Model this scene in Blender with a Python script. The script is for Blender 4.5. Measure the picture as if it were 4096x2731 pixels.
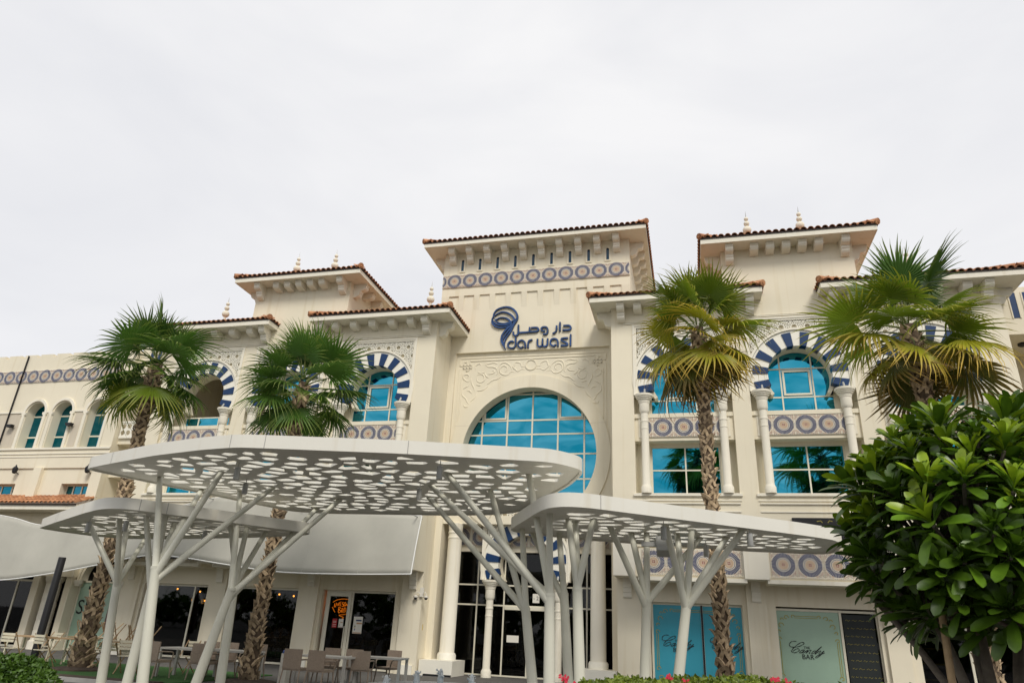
import bpy, math, random
from mathutils import Vector, Matrix
R = math.radians
random.seed(7)
for o in list(bpy.data.objects):
    bpy.data.objects.remove(o)
SC = bpy.context.scene
COL = SC.collection

# ------------------------------------------------------------------ camera
cam_d = bpy.data.cameras.new('camera')
cam = bpy.data.objects.new('camera', cam_d)
COL.objects.link(cam)
SC.camera = cam
cam_d.sensor_width = 36.0
cam_d.lens = 24.1
cam_d.clip_start = 0.1
cam_d.clip_end = 3000.0
YAW, TILT, ROLL = R(15.0033), R(22.7838), R(2.8512)
f0 = Vector((-math.sin(YAW), math.cos(YAW), 0)); r0 = Vector((math.cos(YAW), math.sin(YAW), 0)); u0 = Vector((0, 0, 1))
fw = f0*math.cos(TILT) + u0*math.sin(TILT); up = -f0*math.sin(TILT) + u0*math.cos(TILT)
rt = r0*math.cos(ROLL) + up*math.sin(ROLL); uu = -r0*math.sin(ROLL) + up*math.cos(ROLL)
m = Matrix((rt, uu, -fw)).transposed().to_4x4()
m.translation = Vector((6.085, -24.0, 1.6))
cam.matrix_world = m

# ------------------------------------------------------------------ sky and sun
SUN = Vector((0.42, -0.80, 0.95)).normalized()
W = bpy.data.worlds.new('World'); SC.world = W; W.use_nodes = True
nt = W.node_tree; nt.nodes.clear()
out = nt.nodes.new('ShaderNodeOutputWorld'); bg = nt.nodes.new('ShaderNodeBackground')
sky = nt.nodes.new('ShaderNodeTexSky'); sky.sky_type = 'NISHITA'; sky.sun_disc = False
sky.sun_elevation = math.asin(SUN.z); sky.sun_rotation = math.atan2(SUN.x, SUN.y)
tc = nt.nodes.new('ShaderNodeTexCoord'); mp = nt.nodes.new('ShaderNodeMapping'); mp.inputs['Scale'].default_value = (1, 1, 2.2)
n1 = nt.nodes.new('ShaderNodeTexNoise'); n1.inputs['Scale'].default_value = 2.1; n1.inputs['Detail'].default_value = 5; n1.inputs['Roughness'].default_value = 0.5
n1.inputs['Distortion'].default_value = 0.4
rp = nt.nodes.new('ShaderNodeValToRGB')
rp.color_ramp.elements[0].position = 0.30; rp.color_ramp.elements[0].color = (7.25, 7.3, 7.6, 1)
rp.color_ramp.elements[1].position = 0.66; rp.color_ramp.elements[1].color = (8.55, 8.5, 8.55, 1)
mx = nt.nodes.new('ShaderNodeMix'); mx.data_type = 'RGBA'; mx.inputs['Factor'].default_value = 0.95
nt.links.new(tc.outputs['Generated'], mp.inputs['Vector']); nt.links.new(mp.outputs['Vector'], n1.inputs['Vector'])
nt.links.new(n1.outputs['Fac'], rp.inputs['Fac'])
nt.links.new(sky.outputs['Color'], mx.inputs['A']); nt.links.new(rp.outputs['Color'], mx.inputs['B'])
nt.links.new(mx.outputs['Result'], bg.inputs['Color']); bg.inputs['Strength'].default_value = 0.0745
nt.links.new(bg.outputs['Background'], out.inputs['Surface'])
sd = bpy.data.lights.new('sun', 'SUN'); sd.energy = 1.5; sd.angle = R(18); sd.color = (1.0, 0.95, 0.86)
sun = bpy.data.objects.new('sun', sd); COL.objects.link(sun); sun.location = (20, -40, 40)
sun.rotation_euler = (-SUN).to_track_quat('-Z', 'Y').to_euler()
SC.view_settings.view_transform = 'Standard'; SC.view_settings.look = 'None'
SC.view_settings.exposure = 0.60; SC.view_settings.gamma = 1.0
SC.render.engine = 'CYCLES'
SC.cycles.max_bounces = 8; SC.cycles.transparent_max_bounces = 12
SC.render.resolution_x = 1024; SC.render.resolution_y = 682

# ------------------------------------------------------------------ materials
def mat(name, col, rough=0.7, var=0.08, scale=3.0, bump=0.0, bscale=40.0, metal=0.0, spec=0.4, hue=None, objvar=0.0, trans=0.0, emit=None, estr=0.0, coat=0.0):
    """principled surface with noise-driven colour variation and fine relief"""
    M = bpy.data.materials.new(name); M.use_nodes = True
    t = M.node_tree; b = t.nodes['Principled BSDF']
    b.inputs['Roughness'].default_value = rough; b.inputs['Metallic'].default_value = metal
    b.inputs['Specular IOR Level'].default_value = spec
    if coat: b.inputs['Coat Weight'].default_value = coat; b.inputs['Coat Roughness'].default_value = 0.1
    co = t.nodes.new('ShaderNodeTexCoord')
    no = t.nodes.new('ShaderNodeTexNoise'); no.inputs['Scale'].default_value = scale; no.inputs['Detail'].default_value = 6
    no.inputs['Roughness'].default_value = 0.6
    t.links.new(co.outputs['Object'], no.inputs['Vector'])
    r = t.nodes.new('ShaderNodeValToRGB')
    c2 = hue if hue else tuple(min(1, c*(1+var)) for c in col)
    c1 = tuple(c*(1-var) for c in col)
    r.color_ramp.elements[0].position = 0.32; r.color_ramp.elements[0].color = (*c1, 1)
    r.color_ramp.elements[1].position = 0.68; r.color_ramp.elements[1].color = (*c2, 1)
    t.links.new(no.outputs['Fac'], r.inputs['Fac'])
    last = r.outputs['Color']
    if objvar:
        oi = t.nodes.new('ShaderNodeObjectInfo'); h = t.nodes.new('ShaderNodeHueSaturation')
        mr = t.nodes.new('ShaderNodeMapRange'); mr.inputs['To Min'].default_value = 1-objvar; mr.inputs['To Max'].default_value = 1+objvar
        t.links.new(oi.outputs['Random'], mr.inputs['Value']); t.links.new(mr.outputs['Result'], h.inputs['Value'])
        t.links.new(last, h.inputs['Color']); last = h.outputs['Color']
    t.links.new(last, b.inputs['Base Color'])
    if emit:
        b.inputs['Emission Color'].default_value = (*emit, 1); b.inputs['Emission Strength'].default_value = estr
    if bump:
        n2 = t.nodes.new('ShaderNodeTexNoise'); n2.inputs['Scale'].default_value = bscale; n2.inputs['Detail'].default_value = 4
        bm = t.nodes.new('ShaderNodeBump'); bm.inputs['Strength'].default_value = bump; bm.inputs['Distance'].default_value = 0.01
        t.links.new(co.outputs['Object'], n2.inputs['Vector']); t.links.new(n2.outputs['Fac'], bm.inputs['Height'])
        t.links.new(bm.outputs['Normal'], b.inputs['Normal'])
    if trans:
        tr = t.nodes.new('ShaderNodeBsdfTranslucent'); ms = t.nodes.new('ShaderNodeMixShader'); ms.inputs[0].default_value = trans
        t.links.new(last, tr.inputs['Color']); o = t.nodes['Material Output']
        t.links.new(b.outputs[0], ms.inputs[1]); t.links.new(tr.outputs[0], ms.inputs[2]); t.links.new(ms.outputs[0], o.inputs['Surface'])
    return M

def plaster(name, col):
    """painted render: soft mottling, faint vertical rain streaks, fine grain"""
    M = mat(name, col, rough=0.85, var=0.035, scale=0.55, bump=0.12, bscale=55.0, spec=0.25)
    t = M.node_tree; b = t.nodes['Principled BSDF']
    src = b.inputs['Base Color'].links[0].from_socket
    co = t.nodes.new('ShaderNodeTexCoord'); mp = t.nodes.new('ShaderNodeMapping'); mp.inputs['Scale'].default_value = (2.6, 2.6, 0.16)
    no = t.nodes.new('ShaderNodeTexNoise'); no.inputs['Scale'].default_value = 1.6; no.inputs['Detail'].default_value = 5
    r = t.nodes.new('ShaderNodeValToRGB'); r.color_ramp.elements[0].position = 0.56; r.color_ramp.elements[0].color = (1, 1, 1, 1)
    r.color_ramp.elements[1].position = 0.80; r.color_ramp.elements[1].color = (0.89, 0.855, 0.78, 1)
    mm = t.nodes.new('ShaderNodeMix'); mm.data_type = 'RGBA'; mm.blend_type = 'MULTIPLY'; mm.inputs['Factor'].default_value = 1.0
    t.links.new(co.outputs['Object'], mp.inputs['Vector']); t.links.new(mp.outputs['Vector'], no.inputs['Vector'])
    t.links.new(no.outputs['Fac'], r.inputs['Fac']); t.links.new(src, mm.inputs['A']); t.links.new(r.outputs['Color'], mm.inputs['B'])
    t.links.new(mm.outputs['Result'], b.inputs['Base Color'])
    return M

def mirror_glass(name, tint, wob=0.012):
    M = bpy.data.materials.new(name); M.use_nodes = True; t = M.node_tree; b = t.nodes['Principled BSDF']
    b.inputs['Metallic'].default_value = 1.0; b.inputs['Roughness'].default_value = 0.03
    b.inputs['Base Color'].default_value = (*tint, 1); b.inputs['Specular Tint'].default_value = (*[min(1, c*1.5+.03) for c in tint], 1)
    co = t.nodes.new('ShaderNodeTexCoord'); no = t.nodes.new('ShaderNodeTexNoise'); no.inputs['Scale'].default_value = 1.4
    oi = t.nodes.new('ShaderNodeObjectInfo'); ad = t.nodes.new('ShaderNodeVectorMath'); ad.operation = 'ADD'
    t.links.new(co.outputs['Object'], ad.inputs[0]); t.links.new(oi.outputs['Location'], ad.inputs[1])
    bm = t.nodes.new('ShaderNodeBump'); bm.inputs['Strength'].default_value = 0.25; bm.inputs['Distance'].default_value = wob
    t.links.new(ad.outputs[0], no.inputs['Vector']); t.links.new(no.outputs['Fac'], bm.inputs['Height']); t.links.new(bm.outputs['Normal'], b.inputs['Normal'])
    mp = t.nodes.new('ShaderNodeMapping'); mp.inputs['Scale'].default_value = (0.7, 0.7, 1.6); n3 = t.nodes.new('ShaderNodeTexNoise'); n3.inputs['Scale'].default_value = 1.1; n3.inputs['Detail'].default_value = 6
    n3.inputs['Distortion'].default_value = 0.8; r = t.nodes.new('ShaderNodeValToRGB')      # cloudy sky reflections painted into the tint as paler and darker noise
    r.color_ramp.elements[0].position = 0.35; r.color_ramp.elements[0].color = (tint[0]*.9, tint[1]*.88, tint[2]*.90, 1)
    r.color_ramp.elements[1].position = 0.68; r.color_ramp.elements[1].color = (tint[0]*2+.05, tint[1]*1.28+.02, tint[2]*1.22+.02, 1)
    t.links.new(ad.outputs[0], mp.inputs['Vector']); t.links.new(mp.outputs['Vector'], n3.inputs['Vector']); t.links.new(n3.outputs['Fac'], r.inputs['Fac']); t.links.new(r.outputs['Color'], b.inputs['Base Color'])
    return M

def clear_glass(name, tint, refl=0.5):
    M = bpy.data.materials.new(name); M.use_nodes = True; t = M.node_tree; t.nodes.remove(t.nodes['Principled BSDF'])
    o = t.nodes['Material Output']; tr = t.nodes.new('ShaderNodeBsdfTransparent'); tr.inputs['Color'].default_value = (*tint, 1)
    gl = t.nodes.new('ShaderNodeBsdfGlossy'); gl.inputs['Roughness'].default_value = 0.02; gl.inputs['Color'].default_value = (refl, refl, refl, 1)
    fr = t.nodes.new('ShaderNodeFresnel'); fr.inputs['IOR'].default_value = 1.5; ms = t.nodes.new('ShaderNodeMixShader')
    t.links.new(fr.outputs[0], ms.inputs[0]); t.links.new(tr.outputs[0], ms.inputs[1]); t.links.new(gl.outputs[0], ms.inputs[2]); t.links.new(ms.outputs[0], o.inputs['Surface'])
    return M

M = {}
M['wall'] = plaster('cream_render', (0.78, 0.715, 0.565))
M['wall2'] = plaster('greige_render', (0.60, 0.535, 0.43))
M['trim'] = plaster('pale_stone_trim', (0.80, 0.755, 0.64))
M['white'] = mat('white_stone', (0.82, 0.79, 0.69), 0.6, 0.03, 2.0, 0.05)
M['blue'] = mat('blue_glaze', (0.001, 0.030, 0.108), 0.35, 0.15, 2.0)
M['slit'] = mat('deep_blue_glass', (0.002, 0.035, 0.07), 0.12, 0.2, 1.0, spec=0.6)
M['frame'] = mat('cream_aluminium', (0.72, 0.68, 0.55), 0.4, 0.03, 3.0)
M['tile'] = mat('terracotta', (0.40, 0.15, 0.065), 0.75, 0.3, 9.0, 0.3, 60, hue=(0.56, 0.28, 0.14), objvar=0.28)
M['tilefield'] = mat('terracotta_field', (0.40, 0.15, 0.065), 0.8, 0.35, 3.0, 0.3, 60, hue=(0.56, 0.28, 0.14))
M['eave'] = mat('dark_eave_board', (0.035, 0.022, 0.018), 0.7, 0.2)
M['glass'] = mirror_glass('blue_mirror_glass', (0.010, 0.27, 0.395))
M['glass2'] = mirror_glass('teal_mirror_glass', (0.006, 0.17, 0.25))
M['dark'] = clear_glass('shop_glass', (0.42, 0.43, 0.42), 0.6)
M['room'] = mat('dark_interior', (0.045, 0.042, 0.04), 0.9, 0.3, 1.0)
M['canopy'] = plaster('canopy_white_metal', (0.74, 0.72, 0.645)); M['canopy'].node_tree.nodes['Principled BSDF'].inputs['Roughness'].default_value = 0.45
M['post'] = mat('canopy_post_paint', (0.64, 0.63, 0.53), 0.4, 0.03, 1.0, spec=0.45)
M['cloth'] = mat('shade_cloth', (0.41, 0.40, 0.35), 0.9, 0.12, 0.35, 0.15, 120)
M['rope'] = mat('white_rope', (0.8, 0.8, 0.77), 0.7, 0.02)
M['black'] = mat('black_paint', (0.012, 0.012, 0.014), 0.5, 0.1)
M['navy'] = mat('tile_navy', (0.008, 0.026, 0.115), 0.3, 0.1)
M['ochre'] = mat('tile_ochre', (0.47, 0.27, 0.13), 0.35, 0.12, 8)
M['red'] = mat('tile_red', (0.26, 0.045, 0.03), 0.35, 0.1)
M['glazed'] = mat('tile_cream_glaze', (0.70, 0.64, 0.52), 0.3, 0.05, 4)
M['sign'] = mat('sign_blue_metal', (0.004, 0.035, 0.11), 0.3, 0.25, 2.0, spec=0.6, hue=(0.008, 0.065, 0.24))
M['signedge'] = mat('sign_edge', (0.008, 0.012, 0.03), 0.5, 0.1)
M['steel'] = mat('grey_metal', (0.42, 0.42, 0.40), 0.4, 0.05, metal=0.3)
M['paving'] = mat('paving', (0.105, 0.10, 0.092), 0.85, 0.15, 1.2, 0.3, 30)
M['asphalt'] = mat('asphalt', (0.05, 0.05, 0.052), 0.9, 0.2, 2.0, 0.5, 90)
M['kerb'] = mat('kerb_concrete', (0.36, 0.35, 0.33), 0.85, 0.1, 3, 0.3)
M['soil'] = mat('soil', (0.06, 0.042, 0.03), 0.95, 0.4, 8, 0.8, 25)
M['turf'] = mat('artificial_turf', (0.035, 0.11, 0.02), 0.9, 0.3, 30, 0.8, 150)
M['rattan'] = mat('rattan_weave', (0.30, 0.235, 0.18), 0.7, 0.15, 30, 0.6, 90)
M['tabletop'] = mat('pale_table', (0.48, 0.46, 0.42), 0.5, 0.05)
M['wood'] = mat('teak_wood', (0.36, 0.24, 0.13), 0.6, 0.25, 6, 0.2, 30)
M['slat'] = mat('cream_slats', (0.66, 0.60, 0.46), 0.6, 0.08, 4)
M['boot'] = mat('palm_leaf_base', (0.30, 0.21, 0.125), 0.85, 0.35, 7, 0.5, 40, hue=(0.55, 0.42, 0.27), objvar=0.45)
M['bark'] = mat('palm_trunk', (0.10, 0.070, 0.045), 0.95, 0.4, 9, 0.8, 25)
M['petiole'] = mat('palm_petiole', (0.16, 0.19, 0.05), 0.6, 0.2, 4)
M['twig'] = mat('plumeria_bark', (0.15, 0.125, 0.10), 0.9, 0.3, 8, 0.6, 30)
M['pleaf'] = mat('plumeria_leaf', (0.07, 0.16, 0.010), 0.36, 0.25, 6, spec=0.5, hue=(0.12, 0.23, 0.014), objvar=0.45, trans=0.25)
M['pleaf2'] = mat('plumeria_young_leaf', (0.17, 0.31, 0.012), 0.36, 0.2, 6, spec=0.5, hue=(0.32, 0.44, 0.02), objvar=0.25, trans=0.32)
M['hedge'] = mat('hedge_leaf', (0.065, 0.135, 0.012), 0.45, 0.4, 9, spec=0.45, hue=(0.24, 0.30, 0.028), trans=0.25)
M['hedge2'] = mat('bush_leaf', (0.040, 0.10, 0.012), 0.45, 0.4, 9, spec=0.45, hue=(0.10, 0.19, 0.02), trans=0.2)
M['flower'] = mat('red_flower', (0.55, 0.02, 0.05), 0.6, 0.15, 20, trans=0.3)
M['wflower'] = mat('white_flower', (0.8, 0.75, 0.62), 0.6, 0.05, 20, trans=0.2)
M['bulb'] = mat('lamp_bulb', (0.9, 0.5, 0.2), 0.4, emit=(1.0, 0.35, 0.05), estr=9.0)
M['neon'] = mat('orange_neon', (0.9, 0.35, 0.05), 0.4, emit=(1.0, 0.22, 0.01), estr=2.2)
M['neon2'] = mat('dim_neon', (0.5, 0.25, 0.05), 0.4, emit=(1.0, 0.42, 0.04), estr=0.5)
M['paper'] = mat('paper', (0.75, 0.72, 0.64), 0.7, 0.03)
M['redpaper'] = mat('red_notice', (0.42, 0.015, 0.02), 0.6, 0.05)
M['frost'] = mat('frosted_mint_film', (0.34, 0.48, 0.37), 0.25, 0.06, 0.8, spec=0.55)
M['frostblue'] = mat('frosted_blue_film', (0.045, 0.32, 0.43), 0.22, 0.06, 0.8, spec=0.6)
M['gold'] = mat('gold_print', (0.36, 0.30, 0.05), 0.5, 0.15, 10)
M['ink'] = mat('ink', (0.015, 0.02, 0.02), 0.6, 0.1)
M['blueplastic'] = mat('blue_plastic', (0.02, 0.07, 0.30), 0.4, 0.05)
M['brown'] = mat('brown_canvas', (0.085, 0.05, 0.045), 0.85, 0.15, 5, 0.2)
M['water'] = mat('foaming_water', (0.75, 0.78, 0.80), 0.25, 0.05, 12, 0.8, 30, spec=0.6, trans=0.4)
M['skin'] = mat('skin', (0.30, 0.17, 0.11), 0.6, 0.05)
M['robe'] = mat('white_robe', (0.75, 0.75, 0.73), 0.8, 0.04, 5)
M['yellow'] = mat('yellow_shelf', (0.60, 0.40, 0.02), 0.5, 0.1)
M['dome'] = mat('dark_dome', (0.02, 0.02, 0.022), 0.1, 0.1, spec=0.6)

def frond_mat(name, inner, tip, lo, hi):
    """fan-leaf surface: colour runs from blade to tip along the stored 'along' attribute"""
    Mt = bpy.data.materials.new(name); Mt.use_nodes = True; t = Mt.node_tree; b = t.nodes['Principled BSDF']
    at = t.nodes.new('ShaderNodeAttribute'); at.attribute_name = 'along'
    no = t.nodes.new('ShaderNodeTexNoise'); no.inputs['Scale'].default_value = 5.0
    co = t.nodes.new('ShaderNodeTexCoord'); oi = t.nodes.new('ShaderNodeObjectInfo'); av = t.nodes.new('ShaderNodeVectorMath')
    t.links.new(co.outputs['Object'], av.inputs[0]); t.links.new(oi.outputs['Random'], av.inputs[1]); t.links.new(av.outputs[0], no.inputs['Vector'])
    ad = t.nodes.new('ShaderNodeMath'); ad.operation = 'MULTIPLY_ADD'; ad.inputs[1].default_value = 0.5; ad.use_clamp = False
    t.links.new(no.outputs['Fac'], ad.inputs[0]); t.links.new(at.outputs['Fac'], ad.inputs[2])
    r = t.nodes.new('ShaderNodeValToRGB'); r.color_ramp.elements[0].position = lo; r.color_ramp.elements[0].color = (*inner, 1)
    r.color_ramp.elements[1].position = hi; r.color_ramp.elements[1].color = (*tip, 1)
    sub = t.nodes.new('ShaderNodeMath'); sub.operation = 'SUBTRACT'; sub.inputs[1].default_value = 0.25
    t.links.new(ad.outputs[0], sub.inputs[0]); t.links.new(sub.outputs[0], r.inputs['Fac'])
    h = t.nodes.new('ShaderNodeHueSaturation'); mr = t.nodes.new('ShaderNodeMapRange'); mr.inputs['To Min'].default_value = 0.7; mr.inputs['To Max'].default_value = 1.3
    t.links.new(oi.outputs['Random'], mr.inputs['Value']); t.links.new(mr.outputs['Result'], h.inputs['Value']); t.links.new(r.outputs['Color'], h.inputs['Color'])
    t.links.new(h.outputs['Color'], b.inputs['Base Color']); b.inputs['Roughness'].default_value = 0.5; b.inputs['Specular IOR Level'].default_value = 0.4
    tr = t.nodes.new('ShaderNodeBsdfTranslucent'); ms = t.nodes.new('ShaderNodeMixShader'); ms.inputs[0].default_value = 0.25
    t.links.new(h.outputs['Color'], tr.inputs['Color']); t.links.new(b.outputs[0], ms.inputs[1]); t.links.new(tr.outputs[0], ms.inputs[2])
    t.links.new(ms.outputs[0], t.nodes['Material Output'].inputs['Surface'])
    return Mt
M['frond'] = frond_mat('palm_frond_green', (0.070, 0.155, 0.020), (0.26, 0.31, 0.06), 0.5, 1.0)
M['frond2'] = frond_mat('palm_frond_olive', (0.165, 0.245, 0.014), (0.44, 0.40, 0.05), 0.45, 0.95)
M['frond3'] = frond_mat('palm_frond_yellow', (0.29, 0.29, 0.016), (0.55, 0.36, 0.05), 0.40, 0.9)
M['frond4'] = frond_mat('palm_frond_brown', (0.085, 0.095, 0.012), (0.27, 0.15, 0.035), 0.35, 0.95)

# ------------------------------------------------------------------ mesh helpers
class MB:
    def __init__(s): s.v = []; s.f = []; s.m = []
    def add(s, vs, fs, mi=0):
        b = len(s.v); s.v += [tuple(v) for v in vs]
        for f in fs: s.f.append(tuple(b+i for i in f)); s.m.append(mi)
        return s
    def box(s, x0, x1, y0, y1, z0, z1, mi=0):
        return s.add([(x0,y0,z0),(x1,y0,z0),(x1,y1,z0),(x0,y1,z0),(x0,y0,z1),(x1,y0,z1),(x1,y1,z1),(x0,y1,z1)],
                     [(0,3,2,1),(4,5,6,7),(0,1,5,4),(1,2,6,5),(2,3,7,6),(3,0,4,7)], mi)
    def prism(s, pts, a0, a1, axis='y', mi=0):
        """extrude a 2D polygon; axis y: pts are (x,z); axis x: pts are (y,z); axis z: pts are (x,y)"""
        n = len(pts)
        def p(q, a): return (q[0], a, q[1]) if axis == 'y' else ((a, q[0], q[1]) if axis == 'x' else (q[0], q[1], a))
        vs = [p(q, a0) for q in pts] + [p(q, a1) for q in pts]
        fs = [tuple(range(n)), tuple(range(2*n-1, n-1, -1))] + [(i, (i+1) % n + 0, (i+1) % n + n, i+n) for i in range(n)]
        return s.add(vs, fs, mi)
    def tube(s, pts, rad, n=8, mi=0, cap=True, sy=1.0):
        pts = [Vector(p) for p in pts]; k = len(pts)
        if not hasattr(rad, '__len__'): rad = [rad]*k
        rings = []
        for i, p in enumerate(pts):
            t = (pts[min(i+1, k-1)] - pts[max(i-1, 0)]).normalized()
            a = Vector((0, 1, 0)) if abs(t.y) < 0.9 else Vector((1, 0, 0))
            u = (a - t*a.dot(t)).normalized(); w = t.cross(u)
            rings.append([p + (u*math.cos(2*math.pi*j/n)*sy + w*math.sin(2*math.pi*j/n))*rad[i] for j in range(n)])
        vs = [q for r in rings for q in r]; fs = []
        for i in range(k-1):
            for j in range(n): fs.append((i*n+j, i*n+(j+1) % n, (i+1)*n+(j+1) % n, (i+1)*n+j))
        if cap: fs.append(tuple(range(n-1, -1, -1))); fs.append(tuple((k-1)*n+j for j in range(n)))
        return s.add(vs, fs, mi)
    def lathe(s, prof, c=(0,0,0), n=24, mi=0):
        vs = []; fs = []
        for r, z in prof:
            for j in range(n): a = 2*math.pi*j/n; vs.append((c[0]+r*math.cos(a), c[1]+r*math.sin(a), c[2]+z))
        for i in range(len(prof)-1):
            for j in range(n): fs.append((i*n+j, i*n+(j+1) % n, (i+1)*n+(j+1) % n, (i+1)*n+j))
        fs.append(tuple(range(n-1, -1, -1))); fs.append(tuple((len(prof)-1)*n+j for j in range(n)))
        return s.add(vs, fs, mi)
    def sphere(s, c, r, n=16, k=10, mi=0, sz=1.0):
        return s.lathe([(max(1e-3, r*math.sin(math.pi*i/k)), -r*sz*math.cos(math.pi*i/k)) for i in range(k+1)], c, n, mi)
    def ring(s, cx, cz, r0, r1, a0, a1, y0, y1, n=1, mi=0):
        """annular wedge in the xz plane, extruded in y"""
        for i in range(n):
            b0 = a0+(a1-a0)*i/n; b1 = a0+(a1-a0)*(i+1)/n
            P = [(cx+r*math.cos(b), cz+r*math.sin(b)) for r, b in ((r0, b0), (r1, b0), (r1, b1), (r0, b1))]
            vs = [(x, y0, z) for x, z in P] + [(x, y1, z) for x, z in P]
            fs = [(0,1,2,3), (7,6,5,4), (1,5,6,2), (0,3,7,4)]
            if i == 0: fs.append((0,4,5,1))
            if i == n-1: fs.append((3,2,6,7))
            s.add(vs, fs, mi)
        return s
    def archplate(s, x0, x1, z0, z1, cx, cz, r, y0, y1, n=40, mi=0):
        """rectangular plate with a horseshoe-arched opening that is open at z0"""
        a0 = math.asin(max(-1, (z0-cz)/r)); A = [a0+(math.pi-2*a0)*i/n for i in range(n+1)]
        for qx, qz in ((x0, z1), (x1, z1), (x0, z0), (x1, z0)):
            a = math.atan2(qz-cz, qx-cx)
            if a < -math.pi/2: a += 2*math.pi
            if A[0] < a < A[-1]: A.append(a)
        A = sorted(set(A)); inn = []; outr = []
        for a in A:
            c, q = math.cos(a), math.sin(a); inn.append((cx+r*c, cz+r*q)); t = []
            if c > 1e-9: t.append((x1-cx)/c)
            if c < -1e-9: t.append((x0-cx)/c)
            if q > 1e-9: t.append((z1-cz)/q)
            if q < -1e-9: t.append((z0-cz)/q)
            t = min(t); outr.append((cx+t*c, cz+t*q))
        k = len(A); vs = [(x, y0, z) for x, z in inn]+[(x, y0, z) for x, z in outr]+[(x, y1, z) for x, z in inn]+[(x, y1, z) for x, z in outr]
        fs = []
        for i in range(k-1):
            fs += [(i, k+i, k+i+1, i+1), (2*k+i+1, 3*k+i+1, 3*k+i, 2*k+i), (i+1, 2*k+i+1, 2*k+i, i), (k+i, 3*k+i, 3*k+i+1, k+i+1)]
        return s.add(vs, fs, mi)
    def ribbon(s, pts, w, y0, y1, mi=0, me=None):
        """flat stroke along an xz path, front face y0, back y1; w number or list"""
        k = len(pts)
        if not hasattr(w, '__len__'): w = [w]*k
        L = []; Rr = []
        for i in range(k):
            a = pts[max(i-1, 0)]; b = pts[min(i+1, k-1)]; dx, dz = b[0]-a[0], b[1]-a[1]; d = math.hypot(dx, dz) or 1
            nx, nz = -dz/d*w[i]/2, dx/d*w[i]/2
            L.append((pts[i][0]+nx, pts[i][1]+nz)); Rr.append((pts[i][0]-nx, pts[i][1]-nz))
        vs = [(x, y0, z) for x, z in L]+[(x, y0, z) for x, z in Rr]+[(x, y1, z) for x, z in L]+[(x, y1, z) for x, z in Rr]
        s.add(vs, [(i, i+1, k+i+1, k+i) for i in range(k-1)], mi)
        b = len(s.v)-len(vs); e = mi if me is None else me
        for i in range(k-1):
            s.f += [(b+i, b+2*k+i, b+2*k+i+1, b+i+1), (b+k+i, b+k+i+1, b+3*k+i+1, b+3*k+i)]; s.m += [e, e]
        s.f += [(b, b+k, b+3*k, b+2*k), (b+k-1, b+3*k-1, b+4*k-1, b+2*k-1)]; s.m += [e, e]
        return s
    def mesh(s, name, mats, smooth=None):
        me = bpy.data.meshes.new(name); me.from_pydata(s.v, [], s.f)
        for x in (mats if isinstance(mats, (list, tuple)) else [mats]): me.materials.append(M[x] if isinstance(x, str) else x)
        if any(s.m): me.polygons.foreach_set('material_index', s.m)
        if smooth:
            me.polygons.foreach_set('use_smooth', [True]*len(me.polygons)); me.set_sharp_from_angle(angle=R(smooth))
        me.update(); return me
    def obj(s, name, mats, parent=None, loc=(0,0,0), smooth=None):
        return put(name, s.mesh(name, mats, smooth), parent, loc)

def put(name, me, parent=None, loc=(0,0,0), rot=None, scale=None):
    o = bpy.data.objects.new(name, me); COL.objects.link(o); o.parent = parent; o.location = loc
    if rot is not None: o.rotation_euler = rot
    if scale is not None: o.scale = scale if hasattr(scale, '__len__') else (scale,)*3
    return o
def tag(o, label=None, cat=None, group=None, kind=None):
    if label: o['label'] = label
    if cat: o['category'] = cat
    if group: o['group'] = group
    if kind: o['kind'] = kind
    return o
def thing(name, label, cat, loc=(0,0,0), rz=0.0, group=None):
    o = put(name, None, None, loc); o.rotation_euler = (0, 0, rz); return tag(o, label, cat, group)
def dup(root, loc, rz, label, group=None, rot=None):
    r = root.copy(); COL.objects.link(r); r.location = loc; r.rotation_euler = rot if rot else (0, 0, rz); r['label'] = label
    if group: r['group'] = group
    for ch in list(root.children):
        c = ch.copy(); COL.objects.link(c); c.parent = r
        for g in list(ch.children):
            d = g.copy(); COL.objects.link(d); d.parent = c
    return r
def cr(pts, n=6):
    """Catmull-Rom through the points"""
    P = [pts[0]]+list(pts)+[pts[-1]]; outp = []
    for i in range(1, len(P)-2):
        for j in range(n):
            t = j/n; q = []
            for d in range(len(P[0])):
                a, b, c, e = P[i-1][d], P[i][d], P[i+1][d], P[i+2][d]
                q.append(0.5*(2*b+(c-a)*t+(2*a-5*b+4*c-e)*t*t+(3*b-a-3*c+e)*t**3))
            outp.append(tuple(q))
    outp.append(tuple(pts[-1])); return outp
def text_mesh(name, body, size, mat_, extrude=0.0):
    """lettering from the built-in font, standing in the xz plane, facing -y, centred"""
    c = bpy.data.curves.new(name, 'FONT'); c.body = body; c.size = size; c.align_x = 'CENTER'; c.extrude = extrude; c.resolution_u = 3
    o = bpy.data.objects.new(name, c); COL.objects.link(o)
    dg = bpy.context.evaluated_depsgraph_get(); me = bpy.data.meshes.new_from_object(o.evaluated_get(dg)); bpy.data.objects.remove(o)
    me.transform(Matrix.Rotation(math.pi/2, 4, 'X')); me.materials.clear(); me.materials.append(M[mat_]); return me
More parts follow.
